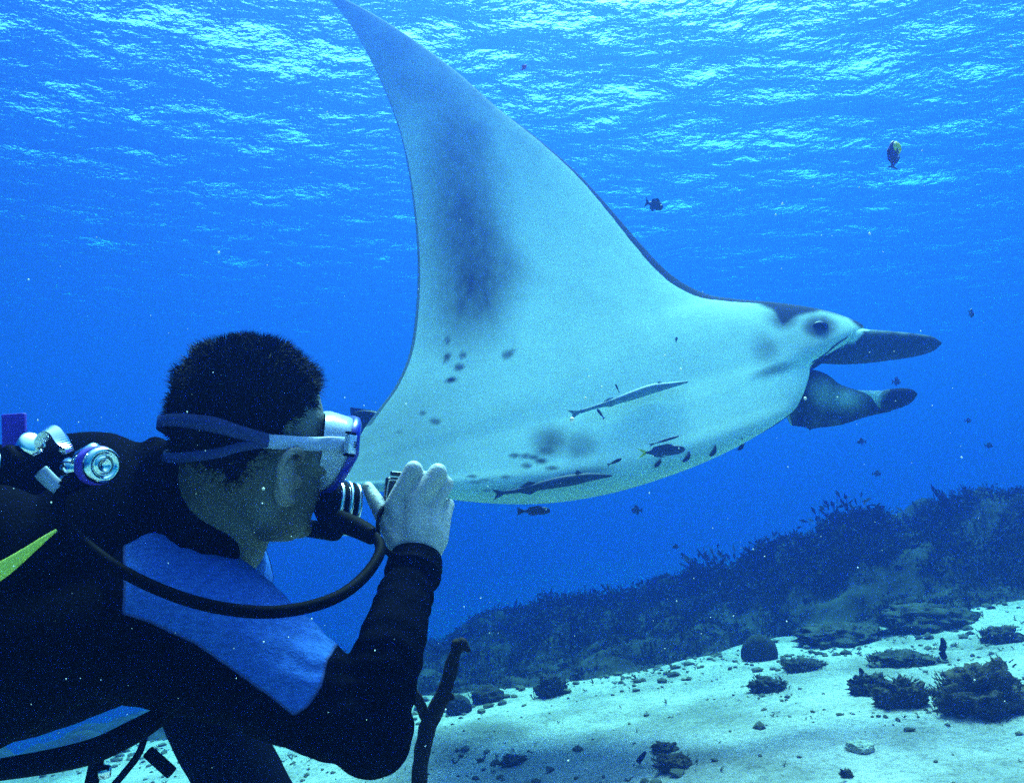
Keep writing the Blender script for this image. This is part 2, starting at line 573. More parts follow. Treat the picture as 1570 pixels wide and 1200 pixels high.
def rock(name, px, py, w, h, seed, label, cat, m=M_rock, rough=0.35, sub=5, tuft=0, group=None, sink=0.25, depthk=0.8, freq=2.2):
    p = on_bed(px, py)
    d = (p - CAM).dot(FWD)
    rx, rz = w / F * d / 2, h / F * d / 2 * 1.25
    root = thing(name, p, label, cat, group)
    me = rock_mesh(seed, rx, rx * depthk, rz, rough, sub, freq)
    o = link('stone', me, m, root)
    o.parent = root; o.matrix_parent_inverse = Matrix.Identity(4)
    o.location = (0, rx * depthk * 0.5, rz * sink)
    if tuft:
        V, Fc, b0 = [], [], 0
        co = coords(me)
        for q in range(tuft):
            c = co[rng.integers(0, len(co))]
            if c[2] < -0.1 * rz: continue
            tv, tf = tufts[q % 5]
            V.append(tv * rng.uniform(0.4, 1.0) + c + np.array(o.location)); Fc += [tuple(a + b0 for a in f_) for f_ in tf]; b0 += len(tv)
        a = link('algae', pydata('algae', np.concatenate(V), Fc), M_alga, smooth=False)
        a.parent = root; tag(a, kind='stuff')
    return root
rock('rock', 1522, 1094, 128, 76, 1, 'largest dark weedy rock on the sand at the right edge', 'rock', rough=0.5, tuft=420)
rock('rock', 1388, 1083, 66, 46, 2, 'dark craggy rock left of the largest weedy rock', 'rock', rough=0.45, tuft=120)
rock('sponge', 1168, 1012, 56, 46, 3, 'smooth dark round sponge at the foot of the reef slope', 'sponge', m=M_reef, rough=0.05)
rock('rock', 1545, 985, 60, 26, 4, 'low weedy rock on the sand near the right edge, behind the largest rock', 'rock', tuft=80)
rock('coral_mound', 845, 1066, 44, 34, 5, 'small dark coral head with leafy fringe at the left end of the sand ridge', 'coral', m=M_reef, rough=0.4, tuft=60)
rock('rock', 748, 1076, 50, 28, 6, 'bluish bare mound on the far sand nearest the forked stick', 'rock', m=M_reef, rough=0.15)
rock('rock', 703, 1094, 40, 34, 7, 'smooth rounded stone directly behind the forked stick', 'rock', m=M_reef, rough=0.1)
rock('rock', 1180, 1060, 46, 22, 8, 'little weedy lump on the sand below the mossy ledge', 'rock', m=M_moss, rough=0.5, tuft=40)
rock('rock', 1338, 1064, 54, 30, 9, 'grey broken coral stump with rubble, left of the dark craggy rock', 'coral', m=M_moss, rough=0.6, tuft=20, freq=3)
rock('rock', 1036, 1180, 52, 22, 10, 'dark flat mound of debris low in the sand, beside broken twigs', 'rock', rough=0.5, tuft=40)
rock('rock', 786, 1172, 36, 14, 11, 'thin dark scrap of rubble on bare sand right of the forked stick', 'rock', rough=0.5)
rock('rock', 1300, 1192, 18, 15, 12, 'tiny dark pebble with a twig close to the bottom edge', 'rock', rough=0.4)
rock('shell', 1322, 1152, 42, 18, 13, 'pale bluish half buried shell on the open sand below the craggy rock', 'shell', m=M_pale, rough=0.2)
rock('rock', 1020, 1152, 38, 13, 14, 'small dark rubble strip just above the flat debris mound', 'rock', rough=0.6)
# mossy ledges between the sand and the reef
for i, (px, py, w, h, lab) in enumerate([
        (1240, 1026, 60, 18, 'mossy rubble ledge right of the round sponge'),
        (1300, 985, 130, 30, 'broad mossy hump at the foot of the reef slope'),
        (1440, 960, 140, 38, 'brownish mossy hump below the reef on the right'),
        (1395, 1018, 90, 20, 'flat mossy rubble bank above the craggy rock')]):
    rock('mossy_ledge', px, py, w, h, 30 + i, lab, 'rubble ledge', m=M_moss, rough=0.30, tuft=330, sink=0.1, freq=2.6)

bits = []
for s in range(6):
    me = rock_mesh(60 + s, 1, 0.7, 0.5, 0.5, 1)
    bits.append((coords(me), [tuple(p.vertices) for p in me.polygons]))
    bpy.data.meshes.remove(me)
bits += [sprig(800 + i, 3, 0.9, 2.5, 0.12) for i in range(4)]
pl = []
while len(pl) < 3400:
    x, y = rng.uniform(-2.5, 5.5), rng.uniform(2.0, 5.3)
    cl = fbm((x, y * 1.4, 3), 1.3, 4)
    if rng.random() > smin(np.array(cl), -0.05, 0.5) + 0.10 + 0.35 * (y > 4.2): continue
    s = rng.lognormal(-4.7, 0.55) * (1 + .6 * (y > 4.3))
    pl.append(((x, y, gz(x, y) + 0.2 * s), min(s, 0.032), rng.uniform(0, 6.28), 0, 0, rng.integers(0, 10)))
scatter('rubble', bits, pl, mat('sand rubble', (0.075, 0.075, 0.055), 0.95, spec=0.05, var=0.7, vscale=9), kind='stuff')

M_twig = mat('dead twig', (0.010, 0.008, 0.008), 0.9, spec=0.1, var=0.4, vscale=40, bump=0.8, bscale=120)
for pts, r, lab in [([(1142, 1010), (1146, 1000), (1141, 990), (1146, 980)], 3, 'thin weed sprig rising from the mossy ledge, left of the sponge'),
                    ([(1448, 1008), (1444, 998), (1447, 988), (1444, 978)], 5, 'upright dark sprig standing on the sand behind the craggy rock'),
                    ([(1322, 1040), (1321, 1030), (1318, 1024)], 4, 'bent twig sticking up from the grey coral stump'),
                    ([(978, 1168), (984, 1160), (990, 1152)], 4, 'short broken twig left of the flat debris mound'),
                    ([(1296, 1190), (1292, 1182), (1288, 1178)], 2, 'tiny twig stuck beside the bottom pebble')]:
    q = on_bed(*pts[0]); d = (q - CAM).dot(FWD) - 0.03
    me = pydata('twig', *sweep([P(a, b, d) for a, b in pts], [r / F * d] * (len(pts) - 1) + [r * 0.5 / F * d], 12, 8))
    tag(link('twig', me, M_twig), lab, 'twig')

# ------------------------------------------------------------------ forked stick in the foreground
st = thing('forked_stick', P(640, 1210, 1.2), 'dark forked dead branch standing upright beside the diver\'s elbow', 'stick')
def lumpy(v, amp, s):
    return [p + Vector((fbm(p, s), fbm(p + Vector((5, 5, 5)), s), fbm(p + Vector((9, 1, 4)), s))) * amp for p in v]
D = 1.2
v, f = sweep([P(610, 1900, D + .05), P(630, 1500, D + .02), P(643, 1200, D), P(652, 1130, D), P(664, 1098, D), P(680, 1062, D), P(690, 1030, D), P(700, 995, D), P(706, 984, D)],
             [.014, .0125, .0118, .012, .0125, .0115, .0098, .0095, .009], 90, 14)
link('stem', recalc(pydata('stem', lumpy(v, .0022, 45), f)), M_twig, st)
v, f = sweep([P(660, 1110, D), P(648, 1088, D), P(638, 1068, D - .01), P(626, 1050, D - .02)], [.010, .0085, .008, .005], 24, 12)
link('side_branch', recalc(pydata('side_branch', lumpy(v, .0018, 50), f)), M_twig, st)
bl = Blob()
bl.chain([P(703, 990, D), P(708, 986, D), P(718, 996, D)], [.0105, .009, .004]); bl.ball(P(700, 988, D), .009)
link('knob', bl.mesh('knob', .002, 3), M_twig, st)
bl = Blob(); bl.chain([P(680, 1064, D), P(692, 1068, D)], [.009, .0055])
link('knot', bl.mesh('knot', .002, 3), M_twig, st)

# ------------------------------------------------------------------ manta ray
LE = [(498, -16), (560, 15), (625, 55), (700, 110), (760, 163), (830, 217), (890, 270), (940, 325), (985, 377), (1030, 422), (1080, 450), (1130, 459), (1188, 464),
      (1250, 473), (1299, 487), (1325, 504), (1290, 530), (1247, 556), (1240, 578), (1231, 605), (1214, 632), (1175, 652), (1110, 668), (1040, 680)]
TE = [(500, -8), (535, 35), (572, 100), (602, 170), (622, 240), (634, 318), (640, 395), (638, 470), (628, 540), (606, 592), (580, 628), (560, 655), (540, 690),
      (525, 708), (518, 716), (515, 722), (514, 727), (514, 731), (515, 735), (518, 739), (528, 743), (552, 749), (600, 755), (650, 757)]
def lean(y): return 3.30 + (668 - y) * .0019 + 4e-7 * (668 - y) * abs(668 - y)
ROLL = [0] * 21 + [.02, .08, .2]
DPL = [lean(p[1]) + q for p, q in zip(LE, ROLL)]
DPT = [lean(p[1]) + q for p, q in zip(TE, ROLL)]
SAG = [0, 0, 0, 0, 0, 0, 0, 0, 0, 2, 4, 6, 9, 12, 15, 18, 21, 25, 29, 34, 40, 44, 42, 34]
TV = [.003, .006, .009, .012, .015, .018, .021, .024, .027, .030, .033, .036, .039, .041, .043, .044, .045, .045, .045, .045, .045, .045, .045, .045]
TD = [.003, .006, .01, .014, .02, .026, .034, .045, .06, .08, .10, .12, .14, .16, .17, .18, .18, .18, .18, .18, .17, .15, .13, .10]
nearn = len(LE)
Lp = [P(x, y, d) for (x, y), d in zip(LE, DPL)]
Tp = [P(x, y, d) for (x, y), d in zip(TE, DPT)]
z0 = (Lp[-1].z + Tp[-1].z) / 2
for k in range(8, -1, -1):                                 # the other wing reaches away from the camera
    lx, tx = P(*LE[k], DPL[k]).x, P(*TE[k], DPT[k]).x
    yy = 3.75 + (8 - k) * 0.185
    zz = 0.035 * (8 - k) ** 1.3 * 0.5
    Lp.append(Vector((lx + 0.06, yy, Lp[nearn - 1].z + zz)))
    Tp.append(Vector((tx + 0.06, yy, Tp[nearn - 1].z + 0.05 + zz)))
    TV.append(max(.003, TV[k])); TD.append(TD[k])
NS, NU, ND = 300, 230, 90
Lc, Tc = catmull(Lp, NS), catmull(Tp, NS)
ks = np.linspace(0, len(TV) - 1, NS)
sg = np.interp(ks, range(len(SAG) + 9), SAG + [28, 22, 16, 10, 6, 3, 0, 0, 0]); tv = np.interp(ks, range(len(TV)), TV); td = np.interp(ks, range(len(TD)), TD)
def airfoil(u, blunt):
    a = 2.59 * np.sqrt(u) * (1 - u)                        # thin wing section
    b = np.power(np.clip(1 - (1 - np.clip(u / 0.2, 0, 1)) ** 2, 0, 1), 0.5) * (1 - smin(u, 0.10, 1.0))
    return a * (1 - blunt) + b * blunt
Mid = (Lc + Tc) / 2
nrm = []
for i in range(NS):
    ch = Lc[i] - Tc[i]
    sp = Mid[min(i + 4, NS - 1)] - Mid[max(i - 4, 0)]
    n = np.cross(sp, ch); n = n / (np.linalg.norm(n) + 1e-9)
    if nrm and np.dot(n, nrm[-1]) < 0: n = -n
    if not nrm and n[1] > 0: n = -n
    nrm.append(n)
nrm = np.array(nrm)
kern = np.hanning(25); kern /= kern.sum()
nrm = np.stack([np.convolve(np.pad(nrm[:, j], 12, 'edge'), kern, 'valid') for j in range(3)], 1)
nrm /= np.linalg.norm(nrm, axis=1)[:, None]
blunt = smin(ks, 8, 15) * (1 - smin(ks, 20.5, 23))
uV = (1 - np.cos(np.linspace(0, math.pi, NU))) / 2 * 0.55 + np.linspace(0, 1, NU) * 0.45
uD = (1 - np.cos(np.linspace(0, math.pi, ND))) / 2
rows = []
for i in range(NS):
    ch = Tc[i] - Lc[i]
    ven = Lc[i] + uV[:, None] * ch + nrm[i] * (airfoil(uV, blunt[i]) * tv[i])[:, None]
    dor = Lc[i] + uD[:, None] * ch - nrm[i] * (airfoil(uD, blunt[i]) * td[i])[:, None]
    for arr, u_ in ((ven, uV), (dor, uD)):
        arr += (np.sin(np.pi * u_ ** 0.85) * sg[i] / F * 3.4)[:, None] * np.array((0, -.35, -1))
    rows.append(np.concatenate([ven, dor[::-1][1:-1]]))
rows = np.array(rows)
ring = rows.shape[1]
v = rows.reshape(-1, 3)
f = []
for i in range(NS - 1):
    for j in range(ring):
        f.append((i * ring + j, i * ring + (j + 1) % ring, (i + 1) * ring + (j + 1) % ring, (i + 1) * ring + j))
f.append(tuple(range(ring))[::-1]); f.append(tuple((NS - 1) * ring + j for j in range(ring)))
me = recalc(pydata('disc', v, f))
px, dep = proj(v)
X, Y = px[:, 0], px[:, 1]
isv = np.tile(np.arange(ring) < NU, NS)
uu = np.tile(np.concatenate([uV, uD[::-1][1:-1]]), NS)
kk = np.repeat(ks, ring)
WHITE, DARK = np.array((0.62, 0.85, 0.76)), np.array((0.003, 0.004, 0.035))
dark = np.zeros(len(v))
def blob(cx, cy, rx, ry, a, rot=0.0, hard=1.0):
    c, s = math.cos(rot), math.sin(rot)
    dx, dy = X - cx, Y - cy
    q = ((dx * c + dy * s) / rx) ** 2 + ((-dx * s + dy * c) / ry) ** 2
    if hard == 2.0: q = q * (1 + 0.7 * nf)
    global dark
    dark = np.maximum(dark, a * np.exp(-np.power(q, hard)))
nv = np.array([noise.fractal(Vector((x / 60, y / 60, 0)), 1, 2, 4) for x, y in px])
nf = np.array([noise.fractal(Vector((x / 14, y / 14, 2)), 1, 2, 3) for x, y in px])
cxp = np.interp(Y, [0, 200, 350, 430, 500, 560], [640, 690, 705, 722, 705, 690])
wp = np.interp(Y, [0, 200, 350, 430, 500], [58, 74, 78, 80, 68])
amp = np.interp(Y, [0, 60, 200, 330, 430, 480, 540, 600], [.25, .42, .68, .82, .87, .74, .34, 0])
dark = np.maximum(dark, amp * np.exp(-np.abs((X - cxp - 7 * nv) / wp) ** np.where(X > cxp, 3.2, 1.6)))  # dusky wing patch, with the wing's shading put into the skin colour
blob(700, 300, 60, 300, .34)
dark = np.maximum(dark, .72 * (1 - smin(Y + .25 * (X - 600), 20, 430)) * (1 + .15 * nv))  # dusky wing tip, its haze and dimmer light put into the colour
for (a, b_, rx, ry, am, ro) in [(697, 342, 6, 5, .6, 0), (757, 366, 6, 6, .6, 0), (686, 522, 7, 6, .85, 0), (685, 547, 7, 8, .9, .4), (710, 545, 8, 6, .85, -.3),
        (704, 563, 10, 6, .9, -.2), (692, 582, 11, 6, .9, -.1), (779, 543, 12, 7, .75, -.6), (648, 633, 7, 4, .85, .2), (667, 646, 11, 6, .8, .2), (612, 662, 9, 4, .6, .2),
        (789, 698, 10, 4, .8, 0), (806, 699, 9, 4, .75, 0), (829, 706, 11, 5, .85, 0), (808, 714, 9, 4, .75, 0), (847, 717, 10, 4, .8, 0), (723, 730, 10, 3, .75, 0),
        (775, 731, 9, 3, .75, 0), (728, 739, 12, 3, .6, 0), (742, 736, 9, 3, .6, 0), (745, 752, 10, 3, .55, 0), (862, 728, 9, 3, .5, 0), (818, 701, 10, 4, .8, 0)]:
    blob(a, b_, rx, ry, am, ro, 2.0)
blob(845, 676, 32, 24, .66, 0.2, 1.4); blob(838, 690, 20, 10, .78, 0, 1.4); blob(888, 683, 30, 22, .52, 0, 1.5)
blob(905, 722, 50, 8, .45, -.12, 1.3)
blob(1176, 537, 24, 24, .50, 0.5, 1.3); blob(1188, 566, 32, 9, .55, -.28, 1.5); blob(1168, 522, 16, 16, .35)
blob(1203, 488, 26, 20, .8, 0, 1.3); blob(1256, 501, 30, 21, .97, 0, 1.6); blob(1245, 520, 70, 34, .34, 0, 1.2); blob(1235, 520, 50, 18, .3, 0, 1.3); blob(1225, 640, 30, 34, .4)  # eye ring and head marks; the wide soft ones are painted shading
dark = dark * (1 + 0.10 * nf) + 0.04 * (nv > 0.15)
dark = np.where(isv & (kk > 7), np.maximum(dark, .48 * smin(uu, .55, 1.0) * smin(kk, 6, 12)), dark)  # shade towards the trailing edge, painted into the belly colour
dark = np.where(isv & (kk > 17), np.maximum(dark, .42 * smin(kk, 17, 23)), dark)  # shade of the lower belly, likewise laid into the colour
hd = np.interp(X, [1150, 1185, 1200, 1225, 1260, 1300, 1320], [459, 474, 500, 487, 477, 486, 505]) + 4 * nv - Y
dark = np.where(X > 1140, np.maximum(dark, .97 * smin(hd, -7, 5)), dark)
lewid = np.interp(kk, [0, 4, 6, 8, 10, 11, 12, 13], [.005, .009, .020, .032, .038, .034, .025, .0])
dark = np.where(isv & (uu < lewid) & (kk < 13.2), 0.97, dark)
dark = np.where(isv & (uu > 0.985) & (kk < 11), np.maximum(dark, 0.8), dark)
dark = np.where(isv & (kk > 24), np.clip(smin(uu, .8, 1.0) * .6, 0, 1), dark)
dark = np.where(isv, dark, 0.99)
dark = np.clip(dark, 0, 1)
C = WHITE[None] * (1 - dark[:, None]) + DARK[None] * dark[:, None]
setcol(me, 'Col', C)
manta = thing('manta_ray', Vector(v.mean(0)), 'huge manta ray with white belly and one wing raised to the surface', 'manta ray')
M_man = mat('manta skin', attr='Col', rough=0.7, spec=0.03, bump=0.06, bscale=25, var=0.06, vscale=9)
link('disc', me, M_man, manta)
bvh = BVHTree.FromPolygons([tuple(x) for x in v], f[:-2])
def on_manta(px_, py_, lift=0.0):
    d = (P(px_, py_, 1) - CAM).normalized()
    h = bvh.ray_cast(CAM, d)
    return (h[0] + h[1] * 0 - d * lift) if h[0] else P(px_, py_, 3.45)

def colored(me, fn):
    c = coords(me)
    p2, _ = proj(c)
    setcol(me, 'Col', fn(p2[:, 0], p2[:, 1], c))
def fin_noise(x, y, s=16.0):
    return np.array([noise.fractal(Vector((a / s, b / s, 7)), 1, 2, 4) for a, b in zip(x, y)])
# upper cephalic fin
d = 3.61
v1, f1 = sweep([P(1240, 536, 3.68), P(1275, 531, 3.65), P(1315, 531, d), P(1360, 530, d - .02), P(1400, 529, d - .03), P(1428, 527, d - .03), P(1443, 526, d - .03)],
               [(.06, .062), (.055, .080), (.045, .078), (.036, .066), (.03, .052), (.022, .034), (.004, .006)], 50, 26, updir=(0, 0, 1))
me = recalc(pydata('cephalic_fin', v1, f1))
def upc(x, y, c):
    n = fin_noise(x, y)
    t = np.clip(0.94 - 0.25 * smin(-y, -518, -506) * (0.3 + .6 * n) , 0, 1)
    t = np.where((x + 0.9 * (y - 508) < 1328 + 10 * n) & (y < 545 - (x - 1250) * .35), 0.18, t)
    t = np.where(x + (y - 530) * 1.1 < 1262, 0.1 + .1 * n, t)
    t = np.clip(t, 0, 1)
    return WHITE[None] * (1 - t[:, None]) + DARK[None] * t[:, None]
colored(me, upc); link('cephalic_fin', me, M_man, manta)
# lower cephalic fin, rolled over itself
v1, f1 = sweep([P(1205, 622, 3.55), P(1240, 613, 3.54), P(1280, 620, 3.52), P(1320, 621, 3.50), P(1350, 625, 3.49), P(1366, 629, 3.49)],
               [(.07, .09), (.06, .132), (.05, .095), (.036, .058), (.02, .026), (.004, .006)], 50, 26)
me = recalc(pydata('cephalic_fin', v1, f1))
def loc(x, y, c):
    n = fin_noise(x, y, 20)
    t = 0.97 - 0.50 * np.exp(-(((x - 1298) / 24) ** 2 + ((y - 610) / 16) ** 2)) - 0.30 * np.exp(-(((x - 1258) / 16) ** 2 + ((y - 603) / 22) ** 2)) + 0.08 * n
    t = np.where(x < 1214, 0.5, t)
    t = np.clip(t, 0, 1)
    return WHITE[None] * (1 - t[:, None]) + DARK[None] * t[:, None]
colored(me, loc); link('cephalic_fin', me, M_man, manta)
v1, f1 = sweep([P(1312, 600, 3.52), P(1335, 606, 3.50), P(1358, 613, 3.46), P(1382, 609, 3.44), P(1398, 605, 3.44), P(1406, 604, 3.44)],
               [(.01, .006), (.02, .022), (.026, .044), (.024, .040), (.015, .025), (.003, .004)], 44, 22)
me = recalc(pydata('fin_tip', v1, f1))
def tipc(x, y, c):
    t = smin(x + 0.5 * (y - 605) + 4 * fin_noise(x, y, 9), 1340, 1362) * .97
    return WHITE[None] * (1 - t[:, None]) + DARK[None] * t[:, None]
colored(me, tipc); link('fin_tip', me, M_man, manta)
# eye
bl = Blob(); e = on_manta(1258, 500)
bl.ball(e, .029, Matrix.Diagonal((1.2, .45, .8, 1))); bl.ball(e + Vector((.006, -.006, .002)), .017, Matrix.Diagonal((1, .6, 1, 1)))
link('eye', bl.mesh('eye', .004, 2), mat('eye black', (.006, .006, .012), .45, spec=.2), manta)
# gill slits: crescent grooves
M_gill = mat('gill slit', (.012, .014, .03), .8)
for pts in [[(1138, 672), (1139, 680), (1135, 687), (1130, 690)], [(1097, 682), (1096, 690), (1092, 696), (1088, 699)],
            [(1056, 691), (1056, 698), (1052, 704), (1047, 708)], [(1013, 703), (1011, 708), (1007, 713), (1004, 716)]]:
    c = [on_manta(a, b_, .005) for a, b_ in pts]
    link('gill_slit', pydata('gill_slit', *sweep(c, [.002, .0075, .008, .002], 14, 8)), M_gill, manta)
# mouth line / tail / dorsal fin
c = [on_manta(a, b_, .002) for a, b_ in [(1300, 516), (1280, 530), (1262, 545), (1245, 556)]]
link('jaw_crease', pydata('jaw_crease', *sweep(c, [.002, .004, .004, .002], 16, 8)), M_gill, manta)
tl = [P(560, 722, 3.30), P(480, 732, 3.32), P(380, 745, 3.40), P(200, 760, 3.64), P(-60, 770, 3.7)]
link('tail', pydata('tail', *sweep(tl, [.02, .014, .009, .006, .002], 40, 10)), mat('tail skin', (.02, .02, .03), .6), manta)
fv, ff = sweep([P(612, 668, 3.40), P(590, 656, 3.39), P(568, 645, 3.39), P(555, 638, 3.395), P(542, 634, 3.40)], [(.022, .04), (.020, .055), (.014, .045), (.008, .028), (.002, .006)], 20, 14)
link('dorsal_fin', recalc(pydata('dorsal_fin', fv, ff)), mat('dorsal skin', (.012, .012, .02), .6), manta)

# ------------------------------------------------------------------ fish
def fish_mesh(L, H, W, seg=18, n=26):
    """body of a fish along +X (head at +X), height along Z"""
    v, f = [], []
    for i in range(n):
        t = i / (n - 1)
        x = L * (0.5 - t)
        s = math.sin(math.pi * min(1, t ** 0.62)) ** 0.75 if t < 1 else 0
        prof = max(0.02, (t ** 0.5) * (1 - t) ** 0.8 * 1.75)
        prof = min(prof, 1.05)
        if t > 0.8: prof = max(prof, 0.20)
        for j in range(seg):
            a = 2 * math.pi * j / seg
            v.append(Vector((x, math.cos(a) * W / 2 * prof, math.sin(a) * H / 2 * prof)))
    for i in range(n - 1):
        for j in range(seg):
            f.append((i * seg + j, i * seg + (j + 1) % seg, (i + 1) * seg + (j + 1) % seg, (i + 1) * seg + j))
    f.append(tuple(range(seg))[::-1]); f.append(tuple((n - 1) * seg + j for j in range(seg)))
    return recalc(pydata('body', v, f))
def fin_mesh(name, outline, th=.002):
    """thin solid fin from an outline in the XZ plane"""
    bm = bmesh.new()
    a = [bm.verts.new((x, -th, z)) for x, z in outline]
    b = [bm.verts.new((x, th, z)) for x, z in outline]
    bm.faces.new(a); bm.faces.new(b[::-1])
    for i in range(len(a)):
        j = (i + 1) % len(a)
        bm.faces.new((a[i], b[i], b[j], a[j]))
    bmesh.ops.recalc_face_normals(bm, faces=bm.faces[:])
    me = bpy.data.meshes.new(name); bm.to_mesh(me); bm.free(); return me
M_fd = mat('dark fish', (.015, .015, .03), .5, spec=.3)
M_fb = mat('blue fish', (.03, .04, .10), .5, spec=.3)
M_fr = mat('red fish', (.5, .02, .04), .5, spec=.3)
M_fo = mat('orange fish', (.65, .28, .04), .5, spec=.3)
M_fsad = mat('yellow saddle', (.75, .62, .02), .5)
M_fv = mat('violet fish', (.08, .04, .14), .5, spec=.3)
M_ftail = mat('yellow tail', (.5, .55, .05), .5)
M_feye = mat('fish eye', (.6, .6, .55), .2, spec=.6)
def fish(px_, py_, d, Lpx, Hpx, label, ang=0.0, yaw=0.0, m=M_fd, fork=0.6, mt=None, wide=.35, dorsal=.25, group='small reef fish in open water', name='fish', cat='fish', fins=True, eye=True, patch=False):
    p = P(px_, py_, d)
    L, H = Lpx / F * d, Hpx / F * d
    r = thing(name, p, label, cat, group)
    bodyL = L * .82
    th = H * .03
    ps = [link('body', fish_mesh(bodyL, H, H * wide), m)]
    tx = -bodyL * .46
    L = L * (.35 if patch else 1)
    ps.append(link('tail_fin', fin_mesh('tail_fin', [(tx, H * .10), (tx - L * .2, H * .42), (tx - L * (.2 - .11 * fork), 0), (tx - L * .2, -H * .42), (tx, -H * .10)], th), mt or m, smooth=False))
    if fins:
        ps.append(link('dorsal_fin', fin_mesh('dorsal_fin', [(bodyL * .22, H * .40), (bodyL * .05, H * (.45 + dorsal)), (-bodyL * .28, H * (.32 + dorsal * .8)), (-bodyL * .34, H * .14)], th), m, smooth=False))
        ps.append(link('anal_fin', fin_mesh('anal_fin', [(bodyL * .0, -H * .42), (-bodyL * .12, -H * (.42 + dorsal * .7)), (-bodyL * .30, -H * (.3 + dorsal * .5)), (-bodyL * .35, -H * .14)], th), m, smooth=False))
        pf = link('pectoral_fin', fin_mesh('pectoral_fin', [(bodyL * .17, -.05 * H), (bodyL * .02, -.02 * H), (bodyL * .0, -.22 * H)], th), m, smooth=False)
        pf.location = (0, -H * wide * .52, 0); ps.append(pf)
    if patch:
        bm = bmesh.new(); bmesh.ops.create_uvsphere(bm, u_segments=14, v_segments=10, radius=1, matrix=Matrix.Translation((bodyL * .22, -H * wide * .12, -H * .14)) @ Matrix.Rotation(-.35, 4, 'Y') @ Matrix.Diagonal((bodyL * .24, H * wide * .46, H * .34, 1)))
        e_ = bpy.data.meshes.new('saddle'); bm.to_mesh(e_); bm.free()
        eo = link('saddle', e_, M_fsad); eo['label'] = 'bright yellow saddle patch'; ps.append(eo)
    if eye:
        bm = bmesh.new(); bmesh.ops.create_uvsphere(bm, u_segments=10, v_segments=8, radius=H * .06)
        e_ = bpy.data.meshes.new('eye'); bm.to_mesh(e_); bm.free()
        eo = link('eye', e_, M_feye); eo.location = (bodyL * .33, -H * wide * .33, H * .1); ps.append(eo)
    for o in ps:
        o.parent = r; o.matrix_parent_inverse = Matrix.Identity(4)
    r.rotation_euler = (0, -ang, yaw)
    return r
fish(1370, 236, 2.4, 52, 24, 'dark upright oval fish with a bright yellow patch at the upper right', ang=1.45, yaw=.25, m=M_fv, mt=M_fv, dorsal=.06, wide=.45, patch=True)
fish(1005, 315, 3.0, 30, 20, 'round dark blue fish just above the manta\'s leading edge', ang=-.25, yaw=.15, m=M_fb, dorsal=.14)
fish(804, 103, 3.0, 12, 7, 'tiny red fish near the bright water surface', ang=.9, m=M_fr)
fish(1490, 481, 4.0, 16, 12, 'small dark round fish right of the manta\'s upper head fin', m=M_fb, yaw=.6)
fish(823, 783, 3.0, 52, 16, 'black slender fish swimming below the manta\'s belly edge', m=M_fd, dorsal=.06, fork=.1, ang=.02)
fish(1020, 691, 3.0, 76, 21, 'dark fish with yellowish forked tail in front of the manta\'s belly', m=M_fb, mt=M_ftail, dorsal=.06, fork=1.2, ang=.09)
fish(1375, 585, 6.5, 14, 12, 'faint fish above the manta\'s lower head fin tip', m=M_fb)
fish(975, 782, 6.0, 18, 12, 'faint hazy fish above the left part of the reef', m=M_fb, yaw=2.8)
fish(1345, 726, 6.5, 15, 8, 'faint fish over the middle of the reef crest', m=M_fb)
fish(1320, 677, 6.5, 14, 9, 'faint fish right below the manta\'s lower head fin', m=M_fb, yaw=3.0)
fish(1517, 683, 7.0, 14, 8, 'faint fish far out above the reef near the right edge', m=M_fb)
fish(1485, 645, 7.0, 11, 7, 'faintest speck of a fish above and left of the far right one', m=M_fb)
fish(1036, 838, 6.0, 12, 7, 'faint fish just above the reef\'s dip', m=M_fb, yaw=2.9)
q = on_manta(921, 634, .05)
def near_manta(px_, py_, lift):
    h = on_manta(px_, py_, lift); return (h - CAM).dot(FWD)
fish(920, 633, near_manta(920, 633, .04), 20, 6, 'tiny cleaner fish hanging under the remora on the belly', ang=2.2, m=M_fb, group='cleaner fish at the belly', fins=False)
fish(944, 707, near_manta(944, 707, .04), 25, 7, 'small dark cleaner fish left of the yellow tailed fish', ang=.45, m=M_fd, group='cleaner fish at the belly', fins=False)
fish(946, 594, near_manta(946, 594, .04), 15, 4, 'tiny cleaner fish above the remora on the belly', ang=2.0, m=M_fb, group='cleaner fish at the belly', fins=False)
fish(1037, 520, near_manta(1037, 520, .04), 9, 5, 'speck of a cleaner fish highest on the manta\'s belly', m=M_fb, ang=1.4, group='cleaner fish at the belly', fins=False)
fish(1022, 674, near_manta(1022, 674, .03), 50, 6, 'narrow striped cleaner fish just above the yellow tailed fish', m=M_fb, ang=.3, group='cleaner fish at the belly', fins=False, wide=.8)
